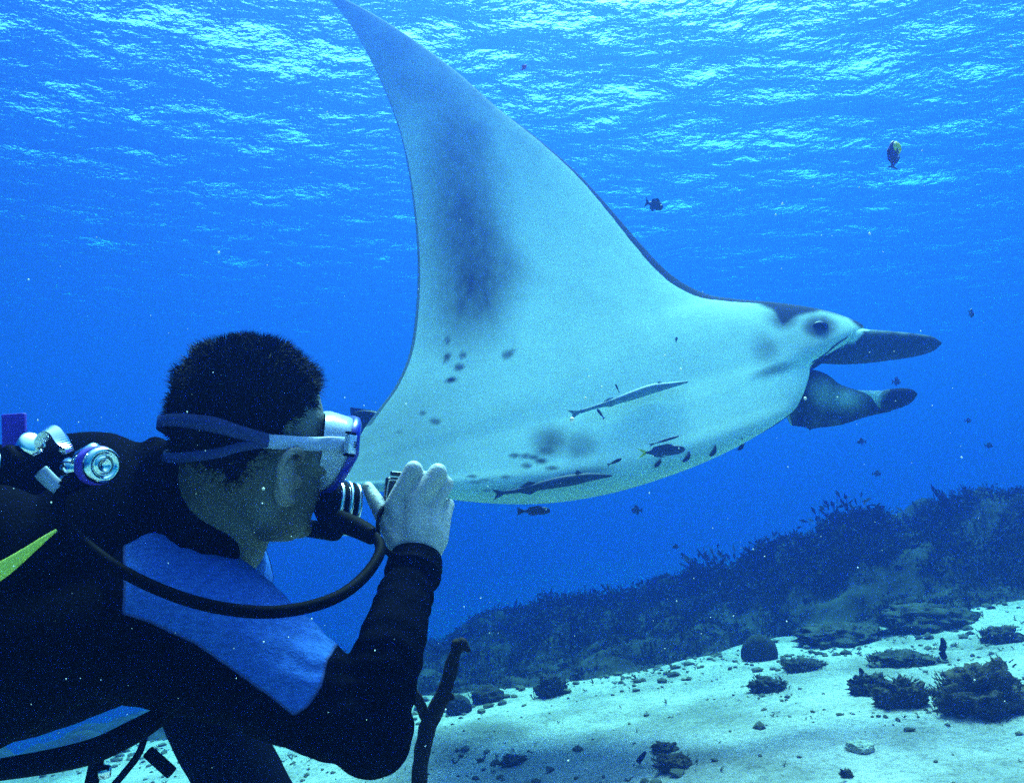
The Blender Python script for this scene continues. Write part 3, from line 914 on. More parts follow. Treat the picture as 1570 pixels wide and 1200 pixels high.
# remoras
M_rem = mat('remora skin', (.16, .24, .32), .5, spec=.3, var=.3, vscale=30)
M_remd = mat('dark remora skin', (.03, .045, .08), .55, spec=.15, var=.3, vscale=30)
def remora(pts, rad, label, M_rem=M_rem):
    c = [on_manta(a, b_, .03) for a, b_ in pts]
    r = thing('remora', c[len(c) // 2], label, 'remora', 'remoras clinging to the manta')
    link('body', recalc(pydata('body', *sweep(c, rad, 50, 14))), M_rem, r)
    t0, t1 = c[-1], (c[-1] - c[-2]).normalized()
    s = rad[1][1] if not np.isscalar(rad[1]) else rad[1]
    n_ = Vector((0, -.002, 0))
    up = Vector((-t1.z, 0, t1.x))
    def fin(name, a, b_, h, sg):
        vv = [a, b_, (a * .4 + b_ * .6) + up * h * sg]
        vv = [p + n_ for p in vv] + [p - n_ for p in vv]
        ff = [(0, 1, 2), (5, 4, 3), (0, 3, 4, 1), (1, 4, 5, 2), (2, 5, 3, 0)]
        link(name, recalc(pydata(name, vv, ff)), M_rem, r, smooth=False)
    i = len(c)
    fin('dorsal_fin', c[i // 2], c[i - 2], s * 1.6, 1)
    fin('anal_fin', c[i // 2], c[i - 2], s * 1.6, -1)
    a = c[-1]
    vv = [a - t1 * .01, a + t1 * .05 + up * .022, a + t1 * .035, a + t1 * .05 - up * .022]
    vv = [p + n_ for p in vv] + [p - n_ for p in vv]
    link('tail_fin', recalc(pydata('tail_fin', vv, [(0, 1, 2, 3), (7, 6, 5, 4), (0, 4, 5, 1), (1, 5, 6, 2), (2, 6, 7, 3), (3, 7, 4, 0)])), M_rem, r, smooth=False)
    h = c[0]; d0 = (c[0] - c[1]).normalized()
    fin('pectoral_fin', c[1], c[2], s * 2.2, -1)
remora([(1055, 585), (1030, 590), (1000, 596), (970, 606), (940, 616), (912, 624), (890, 631)],
       [.004, (.010, .012), (.014, .020), (.013, .019), (.010, .014), (.006, .008), (.004, .008)], 'slender remora clinging to the middle of the manta\'s white belly')
remora([(938, 729), (905, 731), (875, 736), (845, 741), (815, 748), (788, 753), (775, 755)],
       [.004, (.012, .016), (.016, .022), (.015, .020), (.011, .014), (.006, .008), (.004, .008)], 'remora lying along the lower edge of the manta\'s belly', M_remd)

# ------------------------------------------------------------------ diver: body
HC = P(377, 676, 1.0)
yaw = math.radians(45)
fx = Vector((math.cos(yaw), math.sin(yaw), 0)); ry = Vector((math.sin(yaw), -math.cos(yaw), 0)); uz = Vector((0, 0, 1))
Rh = Matrix((fx, ry, uz)).transposed()
Rh = Rh @ Matrix.Rotation(math.radians(5), 3, 'Y').to_3x3()
HM = Matrix.Translation(HC) @ Rh.to_4x4()
HMi = HM.inverted()
def H(x, y, z): return HM @ Vector((x, y, z))
rings = [(.128, .006, -.010, .006), (.124, .032, -.042, .033), (.106, .060, -.072, .056), (.075, .084, -.093, .071), (.04, .094, -.101, .0775), (.01, .093, -.098, .077),
         (-.02, .093, -.088, .074), (-.05, .094, -.070, .070), (-.075, .092, -.045, .064), (-.095, .088, -.015, .054), (-.110, .082, .015, .040), (-.118, .072, .035, .022), (-.120, .062, .045, .008)]
rings = [(z_ * (.86 if z_ > 0 else 1), a_, b_ * .88, c_ * .97) for z_, a_, b_, c_ in rings]
rz_ = np.array(rings)
hv, hf = [], []
NR, SG = 60, 40
for i in range(NR):
    t = i / (NR - 1)
    tt = t * (len(rings) - 1)
    row = [np.interp(tt, range(len(rings)), rz_[:, k]) for k in range(4)]
    z, xf, xb, hw = row
    cxm = (xf + xb) / 2
    for j in range(SG):
        a = 2 * math.pi * j / SG
        ca, sa = math.cos(a), math.sin(a)
        e = 0.88
        hv.append(H(cxm + (xf - xb) / 2 * math.copysign(abs(ca) ** e, ca), hw * math.copysign(abs(sa) ** e, sa), z))
for i in range(NR - 1):
    for j in range(SG):
        hf.append((i * SG + j, (i + 1) * SG + j, (i + 1) * SG + (j + 1) % SG, i * SG + (j + 1) % SG))
hf.append(tuple(range(SG))); hf.append(tuple((NR - 1) * SG + j for j in range(SG))[::-1])

SH = P(285, 975, .98)                       # right shoulder joint
EL = P(555, 1106, .87)
WR = P(638, 862, 1.02)
ARM = [(P(215, 930, 1.03), .115), (P(300, 965, .96), .094), (P(390, 1012, .92), .072), (P(480, 1070, .885), .056), (P(528, 1096, .87), .047), (P(557, 1108, .87), .044)]
FOR = [(P(557, 1108, .87), .044), (P(579, 1060, .88), .0405), (P(597, 1000, .90), .0385), (P(614, 940, .945), .0355), (P(630, 885, .995), .0315), (P(638, 862, 1.015), .0285)]
TOR = [(P(300, 890, 1.10), .10), (P(200, 905, 1.10), .138), (P(60, 938, 1.05), .148), (P(-120, 990, 1.0), .140), (P(-300, 1060, .98), .15), (P(-420, 1090, .97), .15)]
LSH = [(P(290, 940, 1.22), .09), (P(312, 1050, 1.24), .07), (P(345, 1150, 1.22), .062), (P(420, 1270, 1.2), .052)]
LFO = [(P(420, 1270, 1.2), .052), (P(500, 1300, 1.2), .046), (P(600, 1320, 1.2), .032), (P(622, 1322, 1.2), .028)]
LEGS = [[(P(-420, 1120, .90), .10), (P(-900, 1190, .88), .075), (P(-1400, 1280, .9), .045)], [(P(-420, 1090, 1.10), .10), (P(-800, 1170, 1.12), .075), (P(-1250, 1220, 1.15), .045)]]
NECK = [(H(-.012, 0, -.03), .062), (P(345, 800, 1.03), .060), (P(318, 860, 1.06), .064), (P(300, 915, 1.09), .08)]

bl = Blob()
bl.raw(hv, hf)
bl.chain([a for a, _ in NECK], [b_ for _, b_ in NECK])
# brow, nose, lips, chin, cheeks
bl.ball(H(.088, 0, .032), (.014, .05, .012), Rh.to_4x4())
bl.chain([H(.092, 0, .028), H(.108, 0, .0), H(.116, 0, -.016)], [.009, .010, .012])
bl.ball(H(.104, .012, -.019), .009); bl.ball(H(.104, -.012, -.019), .009)
bl.ball(H(.097, 0, -.052), (.011, .024, .006), Rh.to_4x4()); bl.ball(H(.095, 0, -.064), (.011, .021, .007), Rh.to_4x4())
bl.ball(H(.084, 0, -.100), (.016, .022, .016), Rh.to_4x4())
for s in (1, -1):
    bl.ball(H(.070, s * .045, -.018), (.024, .022, .022), Rh.to_4x4())
    bl.ball(H(.088, s * .032, .010), .011)                    # eyelids over the eyes
    # ear: a plate with its helix rim and lobe
    ex, ey, ez = .016, s * .074, -.046
    EO = lambda a, b_, c: H(a + .022, s * (b_ - .004), c - .034)
    bl.ball(H(ex, ey, ez), (.017, .008, .031), Rh.to_4x4() @ Matrix.Rotation(s * math.radians(-14), 4, 'Z'))
    helix = [(.012, .076, .012), (.010, .084, .020), (.000, .0885, .024), (-.012, .0905, .020), (-.020, .090, .006), (-.019, .088, -.010), (-.012, .085, -.026), (-.002, .081, -.036), (.006, .077, -.034)]
    bl.smooth_chain([EO(a, b_, c) for a, b_, c in helix], [.0045, .0045, .005, .005, .005, .0048, .0048, .0062, .005], 22, 10)
    bl.ball(EO(.010, .078, -.012), (.006, .006, .008), Rh.to_4x4())   # tragus
    bl.smooth_chain([EO(-.003, .084, .012), EO(-.010, .086, .0), EO(-.006, .084, -.020)], [.003, .0035, .003], 9, 8)
for ch in (TOR, ARM, FOR, LSH, LFO, *LEGS):
    bl.chain([a for a, _ in ch], [b_ - .006 for _, b_ in ch])
# right hand: palm and five fingers
hand = [([(638, 862, 1.015), (618, 812, 1.03), (606, 776, 1.035)], [.026, .020, .0145]),
        ([(638, 862, 1.015), (638, 810, 1.022), (638, 768, 1.03)], [.026, .021, .0145]),
        ([(640, 862, 1.015), (656, 812, 1.026), (664, 774, 1.04)], [.026, .020, .0138]),
        ([(642, 862, 1.015), (668, 826, 1.034), (679, 793, 1.05)], [.024, .018, .0125]),
        ([(604, 776, 1.035), (634, 720, 1.042), (638, 724, 1.078), (630, 748, 1.088)], [.0140, .0132, .0115, .0095]),
        ([(639, 768, 1.03), (671, 724, 1.042), (672, 730, 1.078), (662, 752, 1.09)], [.0142, .0134, .0115, .0095]),
        ([(664, 774, 1.04), (683, 742, 1.058), (682, 748, 1.086), (674, 767, 1.094)], [.0130, .0120, .0105, .009]),
        ([(679, 793, 1.05), (686, 774, 1.066), (683, 777, 1.090), (675, 790, 1.096)], [.0115, .0105, .009, .008]),
        ([(616, 835, 1.02), (596, 802, 1.035), (576, 768, 1.052), (564, 747, 1.066)], [.019, .0150, .0115, .0088])]
for p_, r_ in hand:
    bl.chain([P(*q) for q in p_], [a * .92 for a in r_], 16)
# left hand, below the picture, closed round the stick
lh = P(622, 1322, 1.2)
bl.ball(P(636, 1318, 1.185), (.036, .02, .042))
sc = P(636, 1320, 1.203)
for k in range(4):
    zc = .030 - k * .020
    cs = [sc + Vector((math.cos(a) * .024, -math.sin(a) * .024, zc)) for a in (2.6, 1.6, .6, -.4, -1.3)]
    bl.chain(cs, [.010, .0098, .0095, .009, .0075], 12)
bl.chain([sc + Vector((-.03, -.005, .02)), sc + Vector((-.022, .02, .040)), sc + Vector((.008, .024, .046))], [.012, .0105, .009], 12)
body = bl.mesh('body', .0025, 5, .5)
co = coords(body)
hl = np.array([tuple(HMi @ Vector(c)) for c in co])
pxb, _ = proj(co)
skin = np.array((0.105, 0.12, 0.12))
nz1 = np.array([noise.fractal(Vector(c) * 38, 1, 2, 3) for c in co])
nz2 = rng.normal(0, .35, len(co))
cc = skin[None] * (1 + 0.10 * nz1[:, None] + .06 * nz2[:, None])
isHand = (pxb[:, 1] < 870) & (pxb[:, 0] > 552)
inh = (np.abs(hl).max(1) < .16) & ~isHand & (hl[:, 0] < .13)
st_ = inh * smin(-hl[:, 2], .015, .05) * smin(hl[:, 0], .004, .03) * (1 - smin(-hl[:, 2], .125, .16))
side = inh * smin(hl[:, 0], .010, .03) * (1 - smin(hl[:, 0], .045, .065)) * smin(-hl[:, 2], -.03, .0) * (np.abs(hl[:, 1]) > .05)
st_ = np.maximum(st_, side) * np.clip(.75 + .5 * nz2, 0, 1)
fade = inh * smin(-hl[:, 0], -.012, .02) * smin(hl[:, 2], -.125, -.06)
st_ = np.maximum(st_, fade * np.clip(.85 + .4 * nz2, 0, 1))
lips = inh * np.exp(-(((hl[:, 0] - .105) / .012) ** 2 + ((hl[:, 2] + .058) / .011) ** 2 + (hl[:, 1] / .024) ** 2))
cc = cc * (1 - .78 * st_[:, None]) + np.array((.03, .024, .02)) * .78 * st_[:, None]
cc = cc * (1 - lips[:, None] * .6) + np.array((.35, .12, .10)) * lips[:, None] * .6
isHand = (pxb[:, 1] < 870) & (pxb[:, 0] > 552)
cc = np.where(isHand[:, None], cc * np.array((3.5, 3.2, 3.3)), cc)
ear = inh & (np.abs(hl[:, 1]) > .072) & (hl[:, 2] > -.09) & (hl[:, 2] < -.005) & (hl[:, 0] > -.006) & (hl[:, 0] < .05)
cc = np.where(ear[:, None], cc * np.array((1.9, 1.6, 1.5)), cc)  # ear lightened: the light it catches is put into the skin colour
setcol(body, 'Col', np.clip(cc, .01, 1))
diver = thing('person', P(-100, 1100, 1.0), 'scuba diver in black and blue wetsuit raising a small camera towards the manta', 'diver')
M_skin = mat('skin', attr='Col', rough=.55, spec=.3, bump=.22, bscale=240)
ob_body = link('body', body, M_skin, diver)
# fingernail on the thumb
bm = bmesh.new(); bmesh.ops.create_uvsphere(bm, u_segments=12, v_segments=8, radius=1, matrix=Matrix.Translation(P(563, 749, 1.058)) @ Matrix.Diagonal((.004, .0015, .006, 1)))
nl = bpy.data.meshes.new('thumb_nail'); bm.to_mesh(nl); bm.free()
link('thumb_nail', nl, mat('nail', (.6, .5, .45), .3), diver)

# hair: a cap of scalp hair plus thousands of short strands
def hairline(x, y, z):
    """>0 inside the haired region of the head"""
    front = .076 - .045 * max(0, (.055 - z)) / .05 if z < .10 else .2
    front = np.interp(z, [-.08, -.03, .005, .03, .045, .07, .09, .1], [-.035, -.008, .016, .034, .052, .066, .078, .3])
    return min(front - x, (z + .074 + .3 * max(0, x + .03)) * 1.0)
hb = bmesh.new()
cap_v, cap_f = [], []
for i in range(NR):
    for j in range(SG):
        l = HMi @ hv[i * SG + j]
        ins = hairline(l.x, l.y, l.z)
        t = max(0, min(1, ins / .02))
        up = max(0, min(1, (l.z + .06) / .14))
        n = Vector((l.x * .9, l.y, l.z * .8)).normalized()
        g = -.005 + t * (.005 + .004 * up) + .003 * fbm(l, 45) * t
        cap_v.append(HM @ (l + n * g))
cap = recalc(pydata('hair', cap_v, hf))
M_hair = mat('black hair', (.003, .003, .006), .65, spec=.08, var=.4, vscale=80, bump=.9, bscale=250)
strV, strF = [], []
capN = len(hf) - 2
cv = [HMi @ p for p in cap_v]
cnt = 0
while cnt < 15000:
    q = hf[random.randrange(capN)]
    a, b_, c, d_ = [cv[i] for i in q]
    s_, t_ = random.random(), random.random()
    p = a.lerp(b_, s_).lerp(d_.lerp(c, s_), t_)
    if hairline(p.x, p.y, p.z) < .002 + random.random() * .004: continue
    area = (a - c).cross(b_ - d_).length
    if random.random() > area / 5e-5 + .15: continue
    n = Vector((p.x * .9, p.y, p.z * .8)).normalized()
    up = max(0, min(1, (p.z + .05) / .13))
    clump = Vector((fbm(p, 30), fbm(p + Vector((3, 3, 3)), 30), fbm(p + Vector((8, 8, 8)), 30)))
    dirn = (n * (.35 + .55 * up) + Vector((.25, 0, -.5 + .75 * up)) * .6 + clump * .95 + Vector((random.gauss(0, .22), random.gauss(0, .22), random.gauss(0, .22)))).normalized()
    L = (.0055 + .011 * up * up) * random.uniform(.4, 1.55)
    w = .00055
    sd_ = dirn.cross(Vector((random.random() - .5, random.random() - .5, random.random() - .5))).normalized() * w
    sd2 = dirn.cross(sd_).normalized() * w
    k = len(strV)
    mid = p + dirn * L * .55
    tip = p + dirn * L + Vector((0, 0, -.1)) * L + clump * .002
    p0 = p - n * .003
    strV += [HM @ x for x in (p0 + sd_, p0 - sd_ * .5 + sd2, p0 - sd_ * .5 - sd2, mid + sd_ * .8, mid - sd_ * .4 + sd2 * .8, mid - sd_ * .4 - sd2 * .8, tip)]
    for j in range(3):
        j2 = (j + 1) % 3
        strF += [(k + j, k + j2, k + 3 + j2, k + 3 + j), (k + 3 + j, k + 3 + j2, k + 6)]
    cnt += 1
hair = link('hair', cap, M_hair, diver)
sobj = link('strands', pydata('strands', strV, strF), M_hair, hair, smooth=False); sobj['kind'] = 'stuff'

# wetsuit
bl = Blob()
for ch in (TOR, ARM, LSH, *LEGS):
    bl.smooth_chain([a for a, _ in ch], [b_ for _, b_ in ch], 14, 24)
bl.smooth_chain([a for a, _ in FOR[:-1]], [b_ for _, b_ in FOR[:-1]], 12, 24)
bl.smooth_chain([a for a, _ in LFO[:-1]], [b_ for _, b_ in LFO[:-1]], 8, 20)
bl.ball(EL + Vector((.010, 0, -.010)), .047)
bl.chain([P(222, 905, 1.06), P(262, 908, 1.00)], [.10, .085])
bl.chain([P(305, 900, 1.09), P(322, 862, 1.06)], [.085, .070])
suit = bl.mesh('wetsuit', .0045, 10, .6)
co = coords(suit)
nn = np.empty(len(suit.vertices) * 3, np.float32); suit.vertices.foreach_get('normal', nn); nn = nn.reshape(-1, 3)
el = np.array(P(545, 1060, .86)); sh = np.array(P(350, 880, .97)); wr = np.array(P(625, 900, .98))
w1 = np.exp(-(np.linalg.norm(co - el, axis=1) / .09) ** 2); w2 = np.exp(-(np.linalg.norm(co - sh, axis=1) / .09) ** 2); w3 = np.exp(-(np.linalg.norm(co - wr, axis=1) / .06) ** 2)
ax1 = np.array((EL - SH).normalized()); ax2 = np.array((WR - EL).normalized())
nl_ = np.array([noise.fractal(Vector(c) * 14, 1, 2, 3) for c in co])
disp = w1 * np.sin((co @ ax2) * 210 + 5 * nl_) * .0022 + w2 * np.sin((co @ ax1) * 330 + 5 * nl_) * .0014 + w3 * np.sin((co @ ax2) * 260 + 6 * nl_) * .0014 + .0025 * nl_
co2 = co + nn * disp[:, None]
suit.vertices.foreach_set('co', co2.astype(np.float32).ravel())
pxs, _ = proj(co)
# signed distance (pixels) to the outline of the blue sleeve panel
poly = np.array([(190, 700), (420, 760), (520, 980), (500, 1012), (492, 1050), (470, 1082), (452, 1094), (380, 1040), (300, 985), (230, 952), (192, 940)], float)
def sdist(pt, poly):
    dmin = np.full(len(pt), 1e9); ins = np.zeros(len(pt), bool)
    n = len(poly)
    for i in range(n):
        a, b = poly[i], poly[(i + 1) % n]
        ab = b - a
        t = np.clip(((pt - a) @ ab) / (ab @ ab), 0, 1)
        dmin = np.minimum(dmin, np.linalg.norm(pt - (a + t[:, None] * ab), axis=1))
        c = ((a[1] > pt[:, 1]) != (b[1] > pt[:, 1])) & (pt[:, 0] < (b[0] - a[0]) * (pt[:, 1] - a[1]) / (b[1] - a[1] + 1e-12) + a[0])
        ins ^= c
    return np.where(ins, dmin, -dmin)
sdv = sdist(pxs, poly)
near = ((co - np.array(CAM)) @ np.array(FWD)) < 1.12
sdv = np.where(near, sdv, -50)
a = suit.attributes.new('panel', 'FLOAT', 'POINT'); a.data.foreach_set('value', sdv.astype(np.float32))
M_suit = mat('neoprene', (.0014, .0018, .005), .9, spec=.006, bump=.25, bscale=400)
nt = M_suit.node_tree; b = nt.nodes['Principled BSDF']
at = nt.nodes.new('ShaderNodeAttribute'); at.attribute_name = 'panel'
mr = nt.nodes.new('ShaderNodeMapRange'); mr.inputs[1].default_value = -3.5; mr.inputs[2].default_value = 3.5
nt.links.new(at.outputs['Fac'], mr.inputs[0])
nzz = nt.nodes.new('ShaderNodeTexNoise'); nzz.inputs['Scale'].default_value = 160; nzz.inputs['Detail'].default_value = 4
r2 = nt.nodes.new('ShaderNodeValToRGB')
r2.color_ramp.elements[0].position = .35; r2.color_ramp.elements[1].position = .7; r2.color_ramp.elements[0].color = (.022, .085, .34, 1); r2.color_ramp.elements[1].color = (.04, .14, .52, 1)
nt.links.new(nzz.outputs['Fac'], r2.inputs[0])
mx = nt.nodes.new('ShaderNodeMix'); mx.data_type = 'RGBA'
mx.inputs[6].default_value = (.0014, .0018, .005, 1)
nt.links.new(mr.outputs[0], mx.inputs[0]); nt.links.new(r2.outputs[0], mx.inputs[7])
# stitched seam just along the border
ab = nt.nodes.new('ShaderNodeMath'); ab.operation = 'ABSOLUTE'
nt.links.new(at.outputs['Fac'], ab.inputs[0])
ls = nt.nodes.new('ShaderNodeMath'); ls.operation = 'LESS_THAN'; ls.inputs[1].default_value = 1.6
nt.links.new(ab.outputs[0], ls.inputs[0])
sc_ = nt.nodes.new('ShaderNodeMath'); sc_.operation = 'MULTIPLY'; sc_.inputs[1].default_value = .7
nt.links.new(ls.outputs[0], sc_.inputs[0])
m2 = nt.nodes.new('ShaderNodeMix'); m2.data_type = 'RGBA'; m2.inputs[7].default_value = (.05, .07, .2, 1)
nt.links.new(sc_.outputs[0], m2.inputs[0]); nt.links.new(mx.outputs[2], m2.inputs[6]); nt.links.new(m2.outputs[2], b.inputs['Base Color'])
link('wetsuit', suit, M_suit, diver)
# cuff at the raised wrist
cu = [P(632, 884, .992), P(636, 866, 1.008), P(638, 852, 1.017)]
M_blk = mat('black rubber', (.0014, .0017, .004), .65, spec=.012, bump=.2, bscale=300)
v1, f1 = sweep(cu, [.0345, .034, .0315], 12, 28, ridge=.02, ridges=3)
link('cuff', recalc(pydata('cuff', v1, f1)), M_blk, diver)

# ------------------------------------------------------------------ dive mask
M_sil = mat('clear silicone', (.50, .60, .85), .25, spec=.5, trans=.35, bump=.1, bscale=60)
M_frame = mat('blue mask frame', (.006, .012, .34), .3, spec=.5)
M_strap = mat('mask strap silicone', (.28, .36, .58), .45, spec=.4, bump=.15, bscale=120)
M_pad_shade = mat('shaded strap pad', (.018, .032, .13), .55, spec=.15, bump=.2, bscale=120)  # rear strap silicone, its shade put into a darker blue
M_lens = mat('mask glass', (.25, .35, .4), .03, spec=.6, trans=.9)
dm = thing('dive_mask', H(.115, 0, 0), 'clear silicone dive mask with blue frame strapped round the diver\'s head', 'dive mask')
def mring(x, hy, zt, zb, n=44, nose=0.0):
    o = []
    for j in range(n):
        a = 2 * math.pi * j / n
        ca, sa = math.cos(a), math.sin(a)
        e = .72
        yy = hy * math.copysign(abs(ca) ** e, ca)
        zz = (zt if sa > 0 else -zb) * abs(sa) ** e * (1 if sa > 0 else (1 - .22 * abs(ca)))
        wrap = -.030 * (abs(yy) / .08) ** 2
        o.append((x + wrap - .55 * max(0, -zz - .012) * (1 if x > .1 else .3), yy, zz + .004))
    return o
def loft(name, ringsL, m, parent, capa=False, capb=False):
    n = len(ringsL[0]); v, f = [], []
    for r in ringsL: v += [H(*p) for p in r]
    for i in range(len(ringsL) - 1):
        for j in range(n):
            f.append((i * n + j, i * n + (j + 1) % n, (i + 1) * n + (j + 1) % n, (i + 1) * n + j))
    if capa: f.append(tuple(range(n))[::-1])
    if capb: f.append(tuple((len(ringsL) - 1) * n + j for j in range(n)))
    return link(name, recalc(pydata(name, v, f)), m, parent)
MX = .118
loft('skirt', [mring(.088, .076, .042, .050), mring(.100, .078, .045, .053), mring(MX, .082, .042, .058), mring(MX + .012, .085, .040, .060), mring(MX + .012, .080, .036, .056),
               mring(MX, .077, .038, .054), mring(.098, .072, .040, .048), mring(.088, .071, .038, .046)], M_sil, dm)
loft('frame', [mring(MX + .010, .0865, .041, .0615), mring(MX + .014, .0885, .043, .0635), mring(MX + .021, .0875, .042, .0625), mring(MX + .023, .083, .038, .058), mring(MX + .021, .079, .034, .054),
               mring(MX + .012, .079, .034, .054), mring(MX + .010, .0865, .041, .0615)], M_frame, dm)
loft('lens', [mring(MX + .016, .080, .035, .055), mring(MX + .019, .080, .035, .055)], M_lens, dm, True, True)
# strap: band round the head, splitting in two behind; each run its own strip
def band(name, path, wz, th, m, parent):
    """ribbon through head-local points (x,y,z) with half-height wz"""
    C = catmull(path, 60); Wd = np.interp(np.linspace(0, 1, 60), np.linspace(0, 1, len(wz)), wz)
    v, f = [], []
    for i in range(60):
        c = Vector(C[i]); n = Vector((c.x, c.y, 0)).normalized()
        w = Wd[i]
        for dz, dn in ((-w, 0), (-w * .9, th), (w * .9, th), (w, 0)):
            v.append(H(*(c + n * dn + Vector((0, 0, dz)))))
    for i in range(59):
        for j in range(4):
            f.append((i * 4 + j, i * 4 + (j + 1) % 4, (i + 1) * 4 + (j + 1) % 4, (i + 1) * 4 + j))
    f.append((3, 2, 1, 0)); f.append((236, 237, 238, 239))
    return link(name, recalc(pydata(name, v, f)), m, parent)
def headside(ang, z, off=.006):
    i = np.interp(-z, [-r[0] for r in rings], range(len(rings)))
    xf = np.interp(i, range(len(rings)), rz_[:, 1]); xb = np.interp(i, range(len(rings)), rz_[:, 2]); hw = np.interp(i, range(len(rings)), rz_[:, 3])
    ca, sa = math.cos(ang), math.sin(ang); e = .88
    return ((xf + xb) / 2 + ((xf - xb) / 2 + off) * math.copysign(abs(ca) ** e, ca), (hw + off) * math.copysign(abs(sa) ** e, sa), z)
R = math.radians
for s in (1, -1):
    fr_ = [(.100, s * .084, .004), (.070, s * .0835, .003)] + [headside(s * R(a_), z_, .0085) for a_, z_ in ((68, .000), (90, -.002), (105, -.003))]
    band('strap', fr_, [.0085] * 5, .003, M_strap, dm)
up_ = [headside(R(a_), z_, .012) for a_, z_ in ((100, -.001), (118, .004), (135, .010), (158, .013), (180, .014), (202, .013), (225, .010), (242, .004), (260, -.001))]
band('strap', up_, [.007, .008, .009, .008, .007, .008, .009, .008, .007], .003, M_pad_shade, dm)
lo_ = [headside(R(a_), z_, .013) for a_, z_ in ((100, -.004), (118, -.012), (135, -.021), (158, -.026), (180, -.028), (202, -.026), (225, -.021), (242, -.012), (260, -.004))]
band('strap', lo_, [.006, .006, .006, .006, .006, .006, .006, .006, .006], .003, M_pad_shade, dm)
for s in (1, -1):
    Mb = HM @ Matrix.Translation((.094, s * .087, .004)) @ Matrix.Rotation(s * math.radians(-28), 4, 'Z')
    bk = link('buckle', box_mesh('buckle', .026, .007, .024, .002, Mb), M_sil, dm)
    for k, zz in enumerate((.0135, -.0135)):
        link('clip', box_mesh('clip', .020, .005, .003, .001, Mb @ Matrix.Translation((-.006, s * .001, zz))), M_blk, bk)
    if s > 0:
        for k in range(3):
            link('marking', box_mesh('marking', .0045 - .001 * (k == 2), .001, .0016, .0002, Mb @ Matrix.Translation((.002 + .001 * (k == 1), s * .0040, .003 - k * .0028))), M_blk, bk)

# ------------------------------------------------------------------ scuba set
M_chr = mat('chrome', (.75, .78, .82), .18, metal=1.0)
M_nyl = mat('black nylon', (.0014, .0017, .004), .85, spec=.006, bump=.4, bscale=350)
M_hose = mat('black hose rubber', (.0014, .0017, .004), .65, spec=.015)
M_yel = mat('yellow trim', (.62, .75, .10), .5)
M_vio = mat('violet tab', (.06, .03, .45), .6)
su = thing('scuba_set', P(60, 850, .95), 'black scuba tank, vest and regulator hoses on the diver\'s back', 'scuba set')
ta, tb = P(28, 818, .95), P(-430, 950, .90)
ax = (tb - ta).normalized()
link('tank', lathe_mesh('tank', [(0, .018), (.004, .03), (.02, .055), (.045, .074), (.07, .082), (.2, .083), (.60, .083), (.63, .07), (.64, .02)], ta, ax, 48), M_blk, su)
link('tank_valve', lathe_mesh('tank_valve', [(-.065, .013), (-.06, .018), (-.02, .018), (-.015, .022), (.006, .024)], ta, ax, 24), M_blk, su)
bl = Blob()
bl.smooth_chain([P(0, 960, .97), P(80, 880, .97), P(140, 800, 1.0), P(170, 735, 1.04), P(140, 715, 1.08), P(60, 730, 1.1), P(-80, 760, 1.1)], [.07, .075, .065, .05, .047, .05, .06], 24)
bl.smooth_chain([P(130, 720, 1.08), P(215, 718, 1.06), P(248, 712, 1.05), P(270, 760, 1.04), P(300, 800, 1.03)], [.04, .034, .030, .042, .052], 16)
bl.smooth_chain([P(300, 780, 1.05), P(240, 830, 1.02), P(170, 900, .985), P(120, 930, .965)], [.055, .06, .055, .06], 16)
bl.chain([P(236, 676, 1.05), P(262, 706, 1.05)], [.010, .022])
bl.smooth_chain([P(262, 715, 1.02), P(290, 770, 1.0), P(318, 830, .985), P(335, 858, .985)], [.035, .045, .040, .024], 12)
bl.smooth_chain([P(140, 935, .96), P(120, 970, .93), P(60, 1000, .92), P(-40, 1040, .93)], [.055, .065, .075, .085], 14)
bl.smooth_chain([P(-40, 870, .95), P(-100, 960, .93), P(-150, 1040, .93)], [.10, .13, .12], 10)
vest = bl.mesh('vest', .006, 8, .6)
link('vest', vest, M_nyl, su)
bl = Blob()
c = [P(-30, 893, .845), P(5, 872, .850), P(40, 847, .858), P(70, 824, .866), P(87, 812, .872)]
v1, f1 = sweep(c, [(.004, .0095), (.004, .0085), (.0035, .0055), (.003, .003), (.0015, .0014)], 30, 12)
link('trim', recalc(pydata('trim', v1, f1)), M_yel, su)['label'] = 'bright yellow green curved trim on the vest'
# first stage, yoke, knob
d1 = .93
q0, q1 = P(126, 714, d1), P(192, 706, d1 - .01)
ax1_ = (q1 - q0).normalized()
capn = lathe_mesh('first_stage', [(h_ * .9, r_ * .80) for h_, r_ in [(0, .010), (.002, .016), (.018, .017), (.02, .021), (.026, .022), (.028, .0245), (.046, .0255), (.051, .0245), (.054, .021), (.0535, .017), (.0515, .0165), (.0515, .012), (.0535, .0115), (.0535, .0075), (.051, .007), (.051, .001)]], q0, (ax1_ + Vector((.0, -.5, -.08))).normalized(), 36)
fo = link('first_stage', capn, M_chr, su)
pz = P(126, 714, d1) + (ax1_ + Vector((.0, -.5, -.08))).normalized() * .031
link('band', lathe_mesh('band', [(-.007, .0205), (-.006, .0218), (.006, .0218), (.007, .0205)], pz, (ax1_ + Vector((.0, -.5, -.08))).normalized(), 36), M_vio, fo)
for a_, b_, r_ in [((112, 722), (128, 700), .009), ((104, 716), (120, 720), .011), ((126, 702), (148, 690), .010), ((96, 742), (112, 730), .008)]:
    p0, p1 = P(*a_, d1 - .01), P(*b_, d1 - .012)
    link('port', lathe_mesh('port', [(-.004, r_ * .7), (-.002, r_), ((p1 - p0).length, r_), ((p1 - p0).length + .003, r_ * .7)], p0, p1 - p0, 12), M_chr, fo)
v1, f1 = sweep([P(38, 690, .92), P(60, 676, .915), P(76, 662, .91), P(88, 664, .905), P(98, 680, .90), P(104, 694, .90)], [(.010, .007)] * 6, 30, 4)
